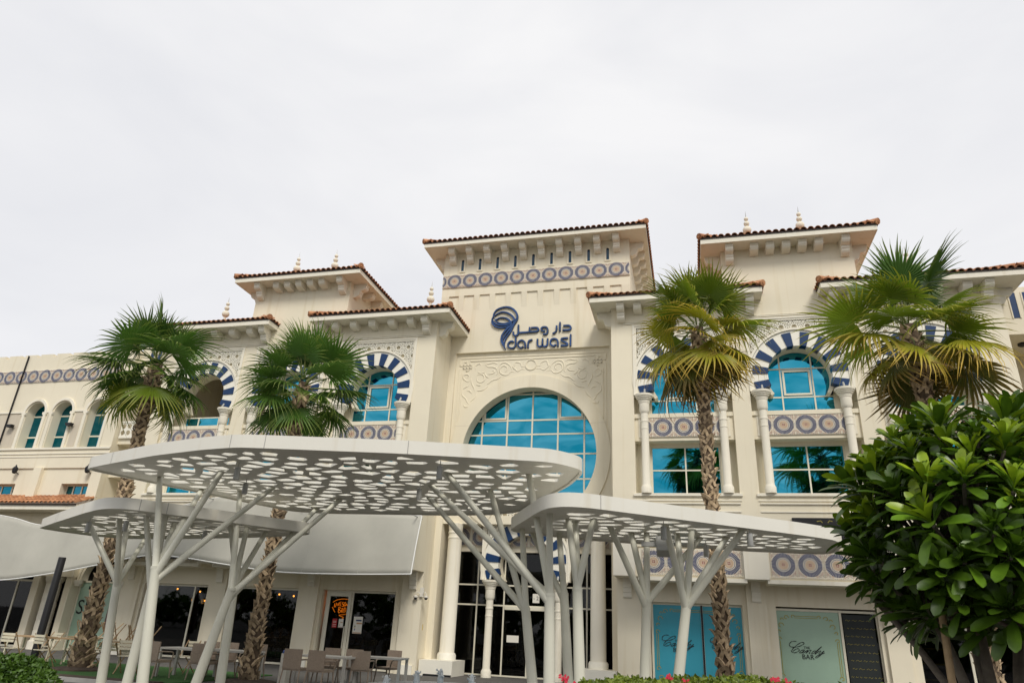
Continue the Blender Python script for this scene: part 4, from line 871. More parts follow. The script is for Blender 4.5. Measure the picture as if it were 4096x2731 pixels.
t = tag(MB().box(-.95, .95, 0, .06, -.33, .33).obj('shop_sign_board', 'black', None, (10.2, -.075, 5.0)), 'black shop sign board half hidden behind the right canopy', 'sign')
MB().ribbon([(-.22, .22), (-.10, .24), (-.06, .18)], .02, -.004, -.001).obj('gold_letter', 'gold', t); MB().ribbon([(.1, .18), (.16, .25), (.24, .22)], .02, -.004, -.001).obj('gold_letter', 'gold', t)
tag(MB().box(-.025, .025, 0, .004, -.10, .10).obj('yellow_sticker', 'yellow', None, (-3.526, 1.35, 1.55)), 'small yellow sticker on the wall left of the entrance', 'sticker').rotation_euler = (0, 0, math.pi/2)

# ------------------------------------------------------------------ canopies
def hull(P):
    P = sorted(set(P)); 
    def half(Q):
        h = []
        for p in Q:
            while len(h) > 1 and (h[-1][0]-h[-2][0])*(p[1]-h[-2][1])-(h[-1][1]-h[-2][1])*(p[0]-h[-2][0]) <= 0: h.pop()
            h.append(p)
        return h
    a = half(P); b = half(P[::-1]); return a[:-1]+b[:-1]
def clip(poly, a, b, c):
    """keep a*x+b*y<=c"""
    o = []
    for i in range(len(poly)):
        p, q = poly[i], poly[(i+1) % len(poly)]; dp = a*p[0]+b*p[1]-c; dq = a*q[0]+b*q[1]-c
        if dp <= 0: o.append(p)
        if (dp < 0 < dq) or (dq < 0 < dp): t = dp/(dp-dq); o.append((p[0]+t*(q[0]-p[0]), p[1]+t*(q[1]-p[1])))
    return o
def smooth_poly(P, it=2):
    for _ in range(it):
        Q = []
        for i in range(len(P)):
            a, b = P[i], P[(i+1) % len(P)]
            if math.hypot(a[0]-b[0], a[1]-b[1]) > .5: d = .12/max(.12, math.hypot(a[0]-b[0], a[1]-b[1])); Q += [(a[0]+(b[0]-a[0])*d, a[1]+(b[1]-a[1])*d), (b[0]+(a[0]-b[0])*d, b[1]+(a[1]-b[1])*d)]
            else: Q += [(a[0]*.75+b[0]*.25, a[1]*.75+b[1]*.25), (a[0]*.25+b[0]*.75, a[1]*.25+b[1]*.75)]
        P = Q
    return P
def make_canopy(key, label, outline, z, fh, seed):
    rnd = random.Random(seed); H = hull(smooth_poly(hull(outline)))
    cxm = sum(p[0] for p in H)/len(H); cym = sum(p[1] for p in H)/len(H)
    t = thing('canopy', label, 'canopy', (cxm, cym, 0), group='tree-like perforated canopies')
    L = lambda x, y, zz: (x-cxm, y-cym, zz)
    inside = lambda x, y, mg: all(((H[(i+1) % len(H)][0]-H[i][0])*(y-H[i][1])-(H[(i+1) % len(H)][1]-H[i][1])*(x-H[i][0]))/max(1e-6, math.hypot(H[(i+1) % len(H)][0]-H[i][0], H[(i+1) % len(H)][1]-H[i][1])) > mg for i in range(len(H)))
    pit = .49; pts = []
    x0, x1 = min(p[0] for p in H)-1, max(p[0] for p in H)+1; y0, y1 = min(p[1] for p in H)-1, max(p[1] for p in H)+1
    r = 0; y = y0
    while y < y1:
        x = x0+(pit/2 if r % 2 else 0)
        while x < x1:
            pts.append((x+rnd.uniform(-.22, .22), y+rnd.uniform(-.17, .17))); x += pit
        y += pit*.80; r += 1
    mb = MB(); th = .05
    for (x, y) in pts:
        if not inside(x, y, -.9): continue
        poly = [(x-1, y-1), (x+1, y-1), (x+1, y+1), (x-1, y+1)]
        for (u, v) in pts:
            if (u, v) == (x, y) or abs(u-x) > 1.5 or abs(v-y) > 1.5: continue
            poly = clip(poly, u-x, v-y, ((u*u+v*v)-(x*x+y*y))/2)
            if len(poly) < 3: break
        if len(poly) < 3: continue
        full = all(inside(px_, py, .16) for px_, py in poly)
        if not full:
            for i in range(len(H)):
                a, b = H[i], H[(i+1) % len(H)]; nx, ny = b[1]-a[1], -(b[0]-a[0]); poly = clip(poly, nx, ny, nx*a[0]+ny*a[1])
                if len(poly) < 3: break
        if len(poly) < 3: continue
        n = len(poly); mx_ = sum(p[0] for p in poly)/n; my = sum(p[1] for p in poly)/n
        if full and rnd.random() < .93:
            kx, ky = rnd.uniform(.56, .82), rnd.uniform(.40, .66)
            h = [(mx_+(p[0]-mx_)*kx*rnd.uniform(.92, 1.08), my+(p[1]-my)*ky*rnd.uniform(.92, 1.08)) for p in poly]
            vs = [L(*p, z) for p in poly]+[L(*p, z) for p in h]+[L(*p, z+th) for p in poly]+[L(*p, z+th) for p in h]
            fs = []
            for i in range(n):
                j = (i+1) % n
                fs += [(j, i, n+i, n+j), (2*n+i, 2*n+j, 3*n+j, 3*n+i), (n+j, n+i, 3*n+i, 3*n+j)]
            mb.add(vs, fs)
        else:
            mb.add([L(*p, z) for p in poly]+[L(*p, z+th) for p in poly], [tuple(range(n-1, -1, -1)), tuple(range(n, 2*n))])
    mb.obj('perforated_deck', 'canopy', t)
    fb = MB(); n = len(H); vs = []
    ins = []
    for i in range(n):
        a, b, c = H[i-1], H[i], H[(i+1) % n]; d1 = Vector((b[0]-a[0], b[1]-a[1])).normalized(); d2 = Vector((c[0]-b[0], c[1]-b[1])).normalized(); nn = Vector((-(d1.y+d2.y), d1.x+d2.x)).normalized()
        ins.append((b[0]+nn.x*.05, b[1]+nn.y*.05))
    o2 = [(b[0]-(i_[0]-b[0])*.08, b[1]-(i_[1]-b[1])*.08) for b, i_ in zip(H, ins)]
    vs = [L(*p, z-.03) for p in o2]+[L(*p, z+fh) for p in o2]+[L(*p, z+fh) for p in ins]+[L(*p, z-.03) for p in ins]
    fs = [(a*n+i, a*n+(i+1) % n, ((a+1) % 4)*n+(i+1) % n, ((a+1) % 4)*n+i) for i in range(n) for a in range(4)]
    fb.add(vs, fs).obj('fascia', 'canopy', t, smooth=32)
    # panel joints in the fascia
    seam = MB(); acc = 0
    for i in range(n):
        a, b = o2[i], o2[(i+1) % n]; acc += math.hypot(a[0]-b[0], a[1]-b[1])
        if acc > 2.2:
            acc = 0; d = Vector((b[0]-a[0], b[1]-a[1])).normalized(); nn = Vector((d.y, -d.x))*.004; q = Vector(a)
            seam.add([L(q.x+nn.x, q.y+nn.y, z-.03), L(q.x+nn.x+d.x*.012, q.y+nn.y+d.y*.012, z-.03), L(q.x+nn.x+d.x*.012, q.y+nn.y+d.y*.012, z+fh), L(q.x+nn.x, q.y+nn.y, z+fh)], [(0, 1, 2, 3)])
    seam.obj('panel_joint', 'kerb', t)
    for (kk, base, fork, tops) in POSTS:
        if kk != key: continue
        p = MB().tube([L(base[0], base[1], 0), L(*fork)], [.105, .085], 20).lathe([(.20, 0), (.20, .02), (.12, .025)], L(base[0], base[1], 0), 20).obj('post', 'post', t, smooth=40)
        MB().tube([L(*(Vector(fork)-Vector((0, 0, .05)))), L(*fork)], [.091, .091], 20).obj('weld_collar', 'post', p)
        for k, tp in enumerate(tops):
            f = Vector(fork); T = Vector(tp); d = (T-f); lift = (T.z-f.z)
            f2 = f + Vector((base[0]-fork[0], base[1]-fork[1], -fork[2])).normalized()*(.0 if lift/d.length > .96 else .06+.10*(k % 3))
            MB().tube([L(*f2), L(*(f2+(T-f2)*.06)), L(*T), L(T.x, T.y, T.z+.012)], [.078, .066, .056, .085], 16).obj('branch', 'post', p, smooth=40)
    return t, L
cA, LA = make_canopy('A', 'largest white perforated canopy, the tallest, above the terrace left of centre', OUT_A, 4.268, .20, 11)
cB, LB = make_canopy('B', 'low white perforated canopy at the left behind the large one', OUT_B, 3.538, .20, 12)
cC, LC = make_canopy('C', 'low white perforated canopy on the right in front of the entrance', OUT_C, 3.5, .20, 13)
me_dl = MB().lathe([(.05, 0), (.055, .01), (.055, .22), (.04, .23)], n=14).tube([(0, 0, .22), (0, 0, .34)], .008, 6).mesh('downlight', 'steel', 40)
for (c_, L_, zt, pts) in ((cA, LA, 4.268, ((-2.1, -12.85), (-2.9, -11.4), (1.9, -12.8), (.75, -10.8))), (cC, LC, 3.5, ((7.11, -10.6), (6.37, -8.7), (5.62, -11.3))), (cB, LB, 3.538, ((-7.4, -10.6), (-6.1, -10.9), (-5.1, -9.5)))):
    for x, y in pts: put('downlight', me_dl, c_, L_(x, y, zt-.32))
t = thing('loudspeaker', 'grey box loudspeaker clamped to a post under the right canopy', 'loudspeaker', (5.58, -10.3, 3.0))
MB().prism([(-.14, .36), (.14, .36), (.17, .06), (.10, 0), (-.12, .10)], -.14, .14, 'x').obj('cabinet', 'steel', t); MB().box(-.42, -.14, -.05, .05, .18, .26).obj('clamp_arm', 'steel', t); MB().box(-.115, .115, -.182, -.175, .08, .33).obj('grille', 'steel', t).rotation_euler = (-.1, 0, 0)

# ------------------------------------------------------------------ shade cloth over the left shop fronts
t = thing('shade_sail', 'pale grey shade cloth stretched along the left shop fronts with a scalloped lower edge', 'awning', (-12, -.6, 0))
bot = cr([(-3.25, 3.20), (-5.8, 3.13), (-8.4, 3.14), (-10.56, 3.34), (-12.6, 3.55), (-14.2, 3.56), (-16.21, 3.18), (-18.23, 2.82), (-20.82, 2.49), (-23.0, 2.62), (-27, 3.3)], 8)
top = cr([(-3.25, 5.22), (-6.5, 5.45), (-9.5, 5.75), (-11.9, 5.84), (-13.2, 5.58), (-16.5, 5.0), (-19.7, 4.70), (-21.75, 5.02), (-25, 5.4)], 10)
def atx(c, x):
    for i in range(len(c)-1):
        if c[i][0] >= x >= c[i+1][0]: u = (c[i][0]-x)/max(1e-6, c[i][0]-c[i+1][0]); return c[i][1]+(c[i+1][1]-c[i][1])*u
    return c[-1][1]
mb = MB(); nx, nz = 120, 12; vs = []
for i in range(nx+1):
    x = -3.25-21.7*i/nx; zb, zt = atx(bot, x), atx(top, x)
    for j in range(nz+1):
        v = j/nz; y = -.95+.50*v-.07*math.sin(math.pi*v)*min(1, (-3.25-x)/3)+.03*math.sin(x*2.3)*math.sin(math.pi*v)
        vs.append((x+12, y+.6, zb+(zt-zb)*v))
mb.add(vs, [(i*(nz+1)+j, (i+1)*(nz+1)+j, (i+1)*(nz+1)+j+1, i*(nz+1)+j+1) for i in range(nx) for j in range(nz)])
o = mb.obj('cloth', 'cloth', t, smooth=80); md = o.modifiers.new('thickness', 'SOLIDIFY'); md.thickness = .012
for e in (0, nz): MB().tube([vs[i*(nz+1)+e] for i in range(nx+1)], .022, 6).obj('hem_rope', 'rope', t)
MB().tube([vs[j] for j in range(nz+1)], .022, 6).obj('edge_pole', 'rope', t)
for i in range(11, nx, 12): MB().tube([(vs[i*(nz+1)+j][0], vs[i*(nz+1)+j][1]-.008, vs[i*(nz+1)+j][2]) for j in range(nz+1)], .009, 5).obj('cloth_seam', 'cloth', t)
for x in (-3.4, -7.9, -12.0, -16.0): MB().tube([(x+12, .58, atx(top, x)-.05), (x+12, -.2, atx(top, x)-.05)], .02, 8).obj('fixing_arm', 'steel', t)

# ------------------------------------------------------------------ cameras and lamps on the walls
t = thing('cctv_bracket', 'white double dome security camera bracket on the pier by the entrance', 'camera', (-3.52, .98, 2.72))
MB().box(-.07, .07, -.06, .0, -.16, .16).obj('junction_box', 'paper', t)
for s2 in (-1, 1):
    a = MB().tube(cr([(s2*.05, -.06, -.08), (s2*.12, -.09, .0), (s2*.19, -.10, -.06), (s2*.20, -.10, -.16)], 5), .014, 8).obj('arm', 'paper', t)
    MB().lathe([(.06, -.20), (.085, -.18), (.085, -.14), (.03, -.12)], (s2*.20, -.10, 0), 16).obj('housing', 'paper', a); MB().sphere((s2*.20, -.10, -.205), .06, 14, 8).obj('dome', 'dome', a)
for k, (x, z, lab) in enumerate(((-25.9, 9.42, 'black up-light on the wall beside the dark wall joint, far left'), (-22.0-.0, 9.42, 'black up-light on the wall between the arched windows'))):
    x = -25.0 if k == 0 else -21.55
    t = thing('wall_light', lab, 'lamp', (x, WY-.02, z), group='black lamps on the left wing')
    MB().box(-.04, .04, -.10, 0, -.05, .05).obj('mount', 'black', t); MB().prism([(-.17, .06), (.17, .06), (.12, -.07), (-.12, -.07)], -.26, -.08, 'y').obj('shade', 'black', t)
for k, (x, lab) in enumerate(((-23.8, 'black lantern above the far left lower windows'), (-19.75, 'black lantern half hidden by the tip of the large canopy'))):
    t = thing('wall_lantern', lab, 'lamp', (x, WY-.0, 7.25), group='black lamps on the left wing')
    MB().tube(cr([(0, 0, -.08), (0, -.10, -.05), (0, -.2, .05)], 4), .02, 8).obj('bracket', 'black', t); MB().lathe([(.05, -.16), (.10, -.10), (.12, .08), (.04, .18), (.01, .26)], (0, -.22, .05), 10).obj('lantern_body', 'black', t)
# ------------------------------------------------------------------ palms
def frond_mesh(seed, Rr=1.12, lp=.82, droop=.35, mt='frond', n=32, spread=118, wind=0.0):
    rnd = random.Random(seed); mb = MB(); al = []
    pts = [(lp*u, 0, .10*math.sin(u*1.6)-.06*u*u) for u in (0, .25, .5, .75, 1)]
    mb.tube(pts, [.026, .022, .018, .015, .012], 6, 1); al += [0.0]*len(mb.v)
    tip = Vector(pts[-1]); d = R(2*spread/(n-1))
    for k in range(n):
        ph = R(-spread+2*spread*k/(n-1)); a = abs(ph)/R(spread); L = Rr*(1-.22*a*a)*rnd.uniform(.86, 1.12); dz = rnd.uniform(-.05, .05); tw = rnd.uniform(-.05, .05)
        vs = []; prev = None
        for u in (.03, .24, .44, .64, .84, 1.0):
            r = L*u; w = r*math.tan(d/2)*1.05 if u <= .45 else L*.44*math.tan(d/2)*1.05*max(.03, (1-u)/.56)**.95
            split = max(0, u-.5)
            z = .10*r-droop*(u**2.4)*L*(.55+.75*a)-.12*abs(math.sin(ph))*r+dz*split*2
            x, y = r*math.cos(ph+tw*split*3), r*math.sin(ph+tw*split*3)+wind*split*split
            if u > .75: k2 = (u-.75); x *= 1-.25*k2*droop*2; z -= k2*k2*2.2*droop*L
            tx, ty = -math.sin(ph), math.cos(ph); fold = .42*w
            for sgn, zz in ((-1, fold*.5), (0, -fold), (1, fold*.5)): vs.append((tip.x+x+tx*w*sgn, tip.y+y+ty*w*sgn, tip.z+z+zz)); al.append(u*(.85+.15*rnd.random()))
        fs = []
        for i in range(5):
            b = i*3; fs += [(b, b+1, b+4, b+3), (b+1, b+2, b+5, b+4)]
        mb.add(vs, fs, 0)
    me = mb.mesh('frond', [mt, 'petiole'], 60); at = me.attributes.new('along', 'FLOAT', 'POINT'); at.data.foreach_set('value', al); return me
def boot_mesh():
    mb = MB()
    for s2 in (-1, 1):                       # split leaf base: two arms meeting in an outward-bent tip
        P = [(.15*s2, .012, -.15), (.105*s2, .030, -.06), (.06*s2, .050, .03), (.018*s2, .085, .12), (0, .135, .17)]; W = [.080, .092, .088, .060, .016]; T = [.016, .024, .026, .020, .008]
        vs = []
        for (x, y, z), w, t_ in zip(P, W, T):
            nx, nz = .72, .69*s2
            vs += [(x-nx*w*.75, y-t_, z-nz*w*.4), (x-nx*w*.75, y+t_*.6, z-nz*w*.4), (x+nx*w*.75, y+t_, z+nz*w*.4), (x+nx*w*.75, y-t_, z+nz*w*.4)]
        fs = []
        for i in range(4):
            for j in range(4): fs.append((i*4+j, i*4+(j+1) % 4, i*4+4+(j+1) % 4, i*4+4+j))
        fs.append((16, 17, 18, 19)); mb.add(vs, fs)
    return mb
me_boot = boot_mesh().mesh('leaf_base', 'boot', 40)
FR = {k: [frond_mesh(10*i+s_, droop=dr, mt=k, wind=.0) for i, dr in enumerate((.15, .34, .50))] for s_, k in ((1, 'frond'), (2, 'frond2'), (3, 'frond3'), (4, 'frond4'))}
def palm(label, x, y, hc, base_r, mid_r, nf, scale, keys, seed, lean=(0, 0), wind=(0, 0), low=44):
    rnd = random.Random(seed); t = thing('fan_palm', label, 'palm tree', (x, y, 0), group='fan palms in a row before the building')
    zs = [0, .25, .7, 1.3, 2.2, 3.5, 5, hc-.9, hc-.3, hc+.1]
    def rad(z): return mid_r+(base_r-mid_r)*math.exp(-z/.9)+(.05*math.exp(-((z-hc+.5)/.5)**2))
    def ctr(z): return (lean[0]*z/hc, lean[1]*z/hc)
    tr = MB().tube([(*ctr(z), z) for z in zs], [rad(z) for z in zs], 16).obj('trunk', 'bark', t, smooth=60)
    nb = int((hc-.2)/.031)
    for k in range(min(nb, 280)):
        z = .10+(hc-.1)*(k/min(nb, 280))+rnd.uniform(-.04, .04); a = k*R(137.5)+rnd.uniform(-.3, .3); r = rad(z)*.93; c = ctr(z)
        s_ = rnd.uniform(.75, 1.25)*(.46+rad(z)*1.25); o = put('leaf_base', me_boot, tr, (c[0]+r*math.cos(a), c[1]+r*math.sin(a), z)); o.rotation_euler = (rnd.uniform(-.30, .05)*(1.0 if z < hc-1 else 1.6), rnd.uniform(-.5, .5), a-math.pi/2+rnd.uniform(-.3, .3)); o.scale = (s_, s_*rnd.uniform(.8, 1.5), s_)
    for k in range(nf):
        u = (k+.5)/nf; az = k*2.39996+rnd.uniform(-.25, .25); el = R(85-(85+low)*u**.95)+rnd.uniform(-.16, .16)
        key = [q for lim, q in keys if u <= lim][0]
        me = FR[key][min(2, int(u*3))]; c = ctr(hc)
        o = put('frond', me, t, (c[0]+.10*math.cos(az), c[1]+.10*math.sin(az), hc+.15-.62*u+.35*(1-u)))
        dr = Vector((math.cos(az)*math.cos(el)+wind[0]*u, math.sin(az)*math.cos(el)+wind[1]*u, math.sin(el))).normalized()
        q = dr.to_track_quat('X', 'Z') @ Matrix.Rotation(rnd.uniform(-.75, .75), 3, 'X').to_quaternion(); o.rotation_mode = 'QUATERNION'; o.rotation_quaternion = q
        s_ = scale*rnd.uniform(.72, 1.12)*(.78+.3*min(1, u*2.2)); o.scale = (s_, s_, s_)
    # spiky tuft of emerging leaves
    return t
GREEN = ((.90, 'frond'), (1.1, 'frond2'))
palm('fan palm with a dark green full crown at the far left', -10.72, -6.3, 9.1, .30, .15, 34, 1.17, GREEN, 21, (-.05, 0), low=54)
palm('shorter green fan palm whose crown ends just above the large canopy', -5.36, -6.3, 8.2, .25, .13, 34, 1.10, ((1.1, 'frond'),), 22, (.15, 0), low=50)
palm('tall slim fan palm with yellowing skirt, just right of the entrance', 6.68, -6.3, 9.3, .20, .125, 44, 1.0, ((.52, 'frond2'), (.86, 'frond3'), (1.1, 'frond4')), 23, (-.12, 0), wind=(.10, 0), low=66)
palm('wind-tousled fan palm with drooping brown fronds at the far right', 12.0, -6.3, 9.05, .24, .15, 36, 1.14, ((.30, 'frond'), (.66, 'frond2'), (.88, 'frond3'), (1.1, 'frond4')), 24, (-.30, 0), wind=(.30, 0), low=52)

# ------------------------------------------------------------------ plumeria
def leaf_mesh(L=.33, W=.042):
    prof = [(0, .10), (.15, .22), (.35, .62), (.55, .92), (.78, 1.0), (.92, .80), (1.0, .16)]; vs = []; fs = []
    for u, w in prof:
        z = .05*math.sin(u*2.4)-.06*u*u
        vs += [(u*L, -w*W, z*L*2+.16*w*W), (u*L, 0, z*L*2-.10*w*W), (u*L, w*W, z*L*2+.16*w*W)]
    for i in range(len(prof)-1): b = i*3; fs += [(b, b+1, b+4, b+3), (b+1, b+2, b+5, b+4)]
    return MB().add(vs, fs)
lf = leaf_mesh(); me_leaf = lf.mesh('leaf', 'pleaf', 70); me_leaf2 = lf.mesh('leaf', 'pleaf2', 70)
T_ = thing('plumeria_tree', 'dense round plumeria tree with glossy bright green leaves in the right foreground', 'tree', (8.45, -16.75, 0))
org = Vector((8.45, -16.75, 0)); rnd = random.Random(31)
tk = MB()
stems = []
for (bx_, by_, tx, ty, tz, r0) in ((-.08, -.1, -.42, -.2, 2.0, .055), (.02, -.05, -.10, -.35, 2.3, .06), (.14, .05, .40, .0, 2.1, .06), (.05, .12, .1, .5, 2.2, .055), (.16, -.12, .75, -.35, 1.9, .05), (-.02, .1, -.65, .45, 2.0, .045)):
    pts = cr([(bx_, by_, 0), (bx_*1.4, by_*1.4, .8), ((bx_+tx)/2, (by_+ty)/2, 1.5), (tx, ty, tz)], 5); stems.append(pts); tk.tube(pts, [r0*(1-.45*i/len(pts)) for i in range(len(pts))], 9)
trunk = tk.obj('trunk', 'twig', T_, smooth=60)
ros = []
CEN = Vector((.28, .05, 2.58)); RAD = Vector((1.14, 1.16, 1.06))
tries = 0
while len(ros) < 195 and tries < 6000:
    tries += 1
    d = Vector((rnd.gauss(0, 1), rnd.gauss(0, 1), rnd.gauss(0, 1))).normalized(); f = rnd.uniform(.55, 1.0)**.5
    if d.z < -.80: continue
    p = CEN+Vector((d.x*RAD.x, d.y*RAD.y, d.z*RAD.z*(1.0 if d.z > 0 else 1.08)))*f
    if any((p-q[0]).length < .20 for q in ros): continue
    ros.append((p, d, f))
leaves = []; br = MB()
for (p, d, f) in ros:
    ax = (d*.65+Vector((0, 0, .85))+Vector((rnd.uniform(-.25, .25), rnd.uniform(-.25, .25), 0))).normalized()
    e = min((Vector(s_[-1]) for s_ in stems), key=lambda q: (q-p).length); br.tube(cr([tuple(e), tuple(e*.45+p*.55-ax*.12), tuple(p-ax*.03)], 3), [.026, .022, .020, .019, .018, .017, .016], 6)
    u = ax.orthogonal().normalized(); v = ax.cross(u); n = rnd.randint(18, 26); sc_ = rnd.uniform(.62, 1.14); young = d.z > -.1 and rnd.random() < .8
    for k in range(n):
        w = k/n; a = k*2.39996; tilt = R(12+86*w**1.2)+rnd.uniform(-.15, .15)
        dr = ax*math.cos(tilt)+(u*math.cos(a)+v*math.sin(a))*math.sin(tilt); dr.z -= .15*w; dr.normalize()
        upv = (ax-dr*ax.dot(dr)).normalized(); sd_ = upv.cross(dr); mt_ = Matrix((dr, sd_, upv)).transposed().to_4x4()
        s_ = sc_*(.55+.5*min(1, w*2.5)); mt_ = Matrix.Translation(p+ax*(.05-.13*w)) @ mt_ @ Matrix.Rotation(rnd.uniform(-.4, .4), 4, 'X') @ Matrix.Scale(s_, 4)
        leaves.append((mt_, young and w < .42))
br.obj('branches', 'twig', T_, smooth=60)
camr = Vector((6.085, -24, 1.6))-org
leaves.sort(key=lambda q: (q[0].translation-camr).length-.25*q[0].translation.z)
crown = put('crown', None, T_); st = MB()
for i, (q, yg) in enumerate(leaves):
    if i < 290: o = put('leaf', me_leaf2 if yg else me_leaf, crown); o.matrix_local = q
    else: st.add([q @ Vector(v) for v in lf.v], lf.f, 1 if yg else 0)
tag(st.obj('leaf_mass', ['pleaf', 'pleaf2'], crown, smooth=70), kind='stuff')
fl = MB()
for k in range(9):
    a = k*2.4; c = Vector((.36+.05*math.cos(a), .25+.05*math.sin(a), 3.74+.025*(k % 3)))
    for j in range(5): b = j*1.2566; fl.add([c, c+Vector((.05*math.cos(b), .05*math.sin(b), .02)), c+Vector((.06*math.cos(b+.5), .06*math.sin(b+.5), .03)), c+Vector((.04*math.cos(b+.9), .04*math.sin(b+.9), .01))], [(0, 1, 2, 3)])
tag(fl.obj('flower_cluster', 'wflower', T_), 'white flower cluster on top')
t = tag(MB().tube([(0, 0, 0), (-.06, 0, 1.4), (-.02, .02, 2.45)], [.032, .030, .028], 9).obj('tree_stake', 'wood', None, (8.13, -17.15, 0), smooth=50), 'light wooden stake standing in the plumeria foliage', 'stake')

# ------------------------------------------------------------------ hedges
def hedge(name, label, x0, x1, y0, y1, zt, n, size, mt, seed, round_=False, flowers=()):
    rnd = random.Random(seed); cx, cy = (x0+x1)/2, (y0+y1)/2; t = thing(name, label, 'hedge', (cx, cy, 0)); mb = MB()
    for k in range(n):
        x, y = rnd.uniform(x0, x1), rnd.uniform(y0, y1); top = zt+.02*math.sin(x*5.1)+.02*math.sin(x*13+y*7)-(0 if round_ else .13*max(0, 5.9-x))
        if round_:
            e = math.hypot((x-cx)/((x1-x0)/2), (y-cy)/((y1-y0)/2))
            if e > 1: continue
            top = zt*(.55+.45*math.sqrt(max(0, 1-e*e)))+.04*math.sin(x*9)
        f = rnd.random()
        if f < .5: z = top-abs(rnd.gauss(0, .07))
        elif f < .8: y = y0+abs(rnd.gauss(0, .06)) if not round_ else y; z = rnd.uniform(.12, top)
        else: z = rnd.uniform(.12, top)
        L, Wd = size*rnd.uniform(.7, 1.3), size*rnd.uniform(.35, .5); a = rnd.uniform(0, 6.28); tilt = rnd.uniform(-.35, 1.1)
        d = Vector((math.cos(a)*math.cos(tilt), math.sin(a)*math.cos(tilt), math.sin(tilt))); s_ = d.orthogonal().normalized(); s_ = (Matrix.Rotation(rnd.uniform(0, 6.28), 3, d) @ s_); nn = d.cross(s_)
        p = Vector((x-cx, y-cy, z)); q = p+d*L*.5
        mb.add([p, q+s_*Wd-nn*.15*Wd, p+d*L, q-s_*Wd-nn*.15*Wd, q+nn*.12*L], [(0, 1, 4), (1, 2, 4), (2, 3, 4), (3, 0, 4)])
    tag(mb.obj('foliage', mt, t), kind='stuff')
    st = MB()
    for k in range(int((x1-x0)*(y1-y0)*45)):
        x, y = rnd.uniform(x0, x1)-cx, rnd.uniform(y0, y1)-cy; st.tube([(x*.9, y*.9, 0), (x, y, zt*.75*rnd.uniform(.6, 1))], [.012, .005], 4)
    tag(st.obj('stems', 'twig', t), kind='stuff')
    for (fx, fy, fz) in flowers:
        f = MB()
        for k in range(7):
            c = Vector((fx-cx+rnd.uniform(-.04, .04), fy-cy+rnd.uniform(-.03, .03), fz+rnd.uniform(-.03, .03)))
            for j in range(4): b = j*1.57+k; f.add([c, c+Vector((.018*math.cos(b), .012*math.sin(b), .014*math.sin(b+.6))), c+Vector((.008*math.cos(b+.8), .024*math.sin(b+.8), .028*math.sin(b+.8))), c+Vector((.018*math.cos(b+1.6), .012*math.sin(b+1.6), .015*math.cos(b)))], [(0, 1, 2, 3)])
        f.tube([(fx-cx, fy-cy, fz-.25), (fx-cx, fy-cy, fz)], .004, 4, 1); f.obj('flower_cluster', ['flower', 'hedge'], t)
    return t
tag(MB().box(-3.6, 20, -18.6, -16.66, -.6, .10).obj('planting_bed', 'soil'), kind='structure')
hedge('flowering_hedge', 'clipped yellow-green hedge with red flowers along the bottom edge, right of centre', 5.05, 8.3, -18.0, -16.9, 1.285, 15000, .042, 'hedge', 41, flowers=((4.92, -17.3, 1.215), (4.985, -17.35, 1.18), (5.85, -17.4, 1.28), (5.96, -17.4, 1.26), (6.68, -17.5, 1.315), (6.76, -17.5, 1.30)))
hedge('round_bush', 'dark green bush in the bottom left corner', -3.9, -1.98, -16.6, -15.2, .97, 9000, .075, 'hedge2', 42, True)
# ------------------------------------------------------------------ terrace: beds, furniture, small things
tag(MB().box(-16.5, -6.4, -7.9, -3.4, 0, .03).obj('turf_patch', 'turf'), kind='structure')
tag(MB().box(-13.2, -6.6, -8.9, -7.92, 0, .05).obj('soil_bed', 'soil'), kind='structure'); tag(MB().box(-13.4, -6.4, -9.02, -8.903, 0, .09).obj('bed_kerb', 'kerb'), kind='structure')
for x, lab in ((-10.72, 'a'), (-5.36, 'b'), (6.68, 'c'), (11.75, 'd')): tag(MB().lathe([(.75, 0), (.72, .06), (.45, .10)], (x, -6.3, .004), 20).obj('tree_pit', 'soil'), kind='structure')

def rattan_chair():
    t = thing('rattan_armchair', '', 'chair', (0, 0, 0), group='rattan armchairs on the terrace')
    MB().box(-.25, .25, -.24, .26, .40, .46).obj('seat', 'rattan', t)
    MB().prism([(-.245, .44), (.245, .44), (.245, .90), (-.245, .90)], -.262, -.225).obj('backrest', 'rattan', t)
    for sx in (-1, 1):
        MB().tube([(sx*.23, .24, .42), (sx*.26, .28, .02)], [.02, .016], 8).obj('leg', 'rattan', t); MB().tube([(sx*.23, -.23, .42), (sx*.25, -.30, .02)], [.02, .016], 8).obj('leg', 'rattan', t)
        MB().tube(cr([(sx*.25, -.24, .66), (sx*.28, .0, .66), (sx*.28, .22, .63), (sx*.25, .25, .45)], 4), .018, 8).obj('armrest', 'rattan', t)
    return t
def terrace_table():
    t = thing('terrace_table', '', 'table', (0, 0, 0), group='pale tables on the terrace')
    MB().box(-.75, .75, -.40, .40, .70, .745).obj('tabletop', 'tabletop', t)
    for sx in (-1, 1):
        for sy in (-1, 1): MB().box(sx*.70-.035, sx*.70+.035, sy*.355-.035, sy*.355+.035, 0, .70).obj('leg', 'tabletop', t)
    return t
rc = rattan_chair(); used = [False]
def place_chair(x, y, rz, label):
    if not used[0]: used[0] = True; rc.location = (x, y, 0); rc.rotation_euler = (0, 0, rz); rc['label'] = label
    else: dup(rc, (x, y, 0), rz, label)
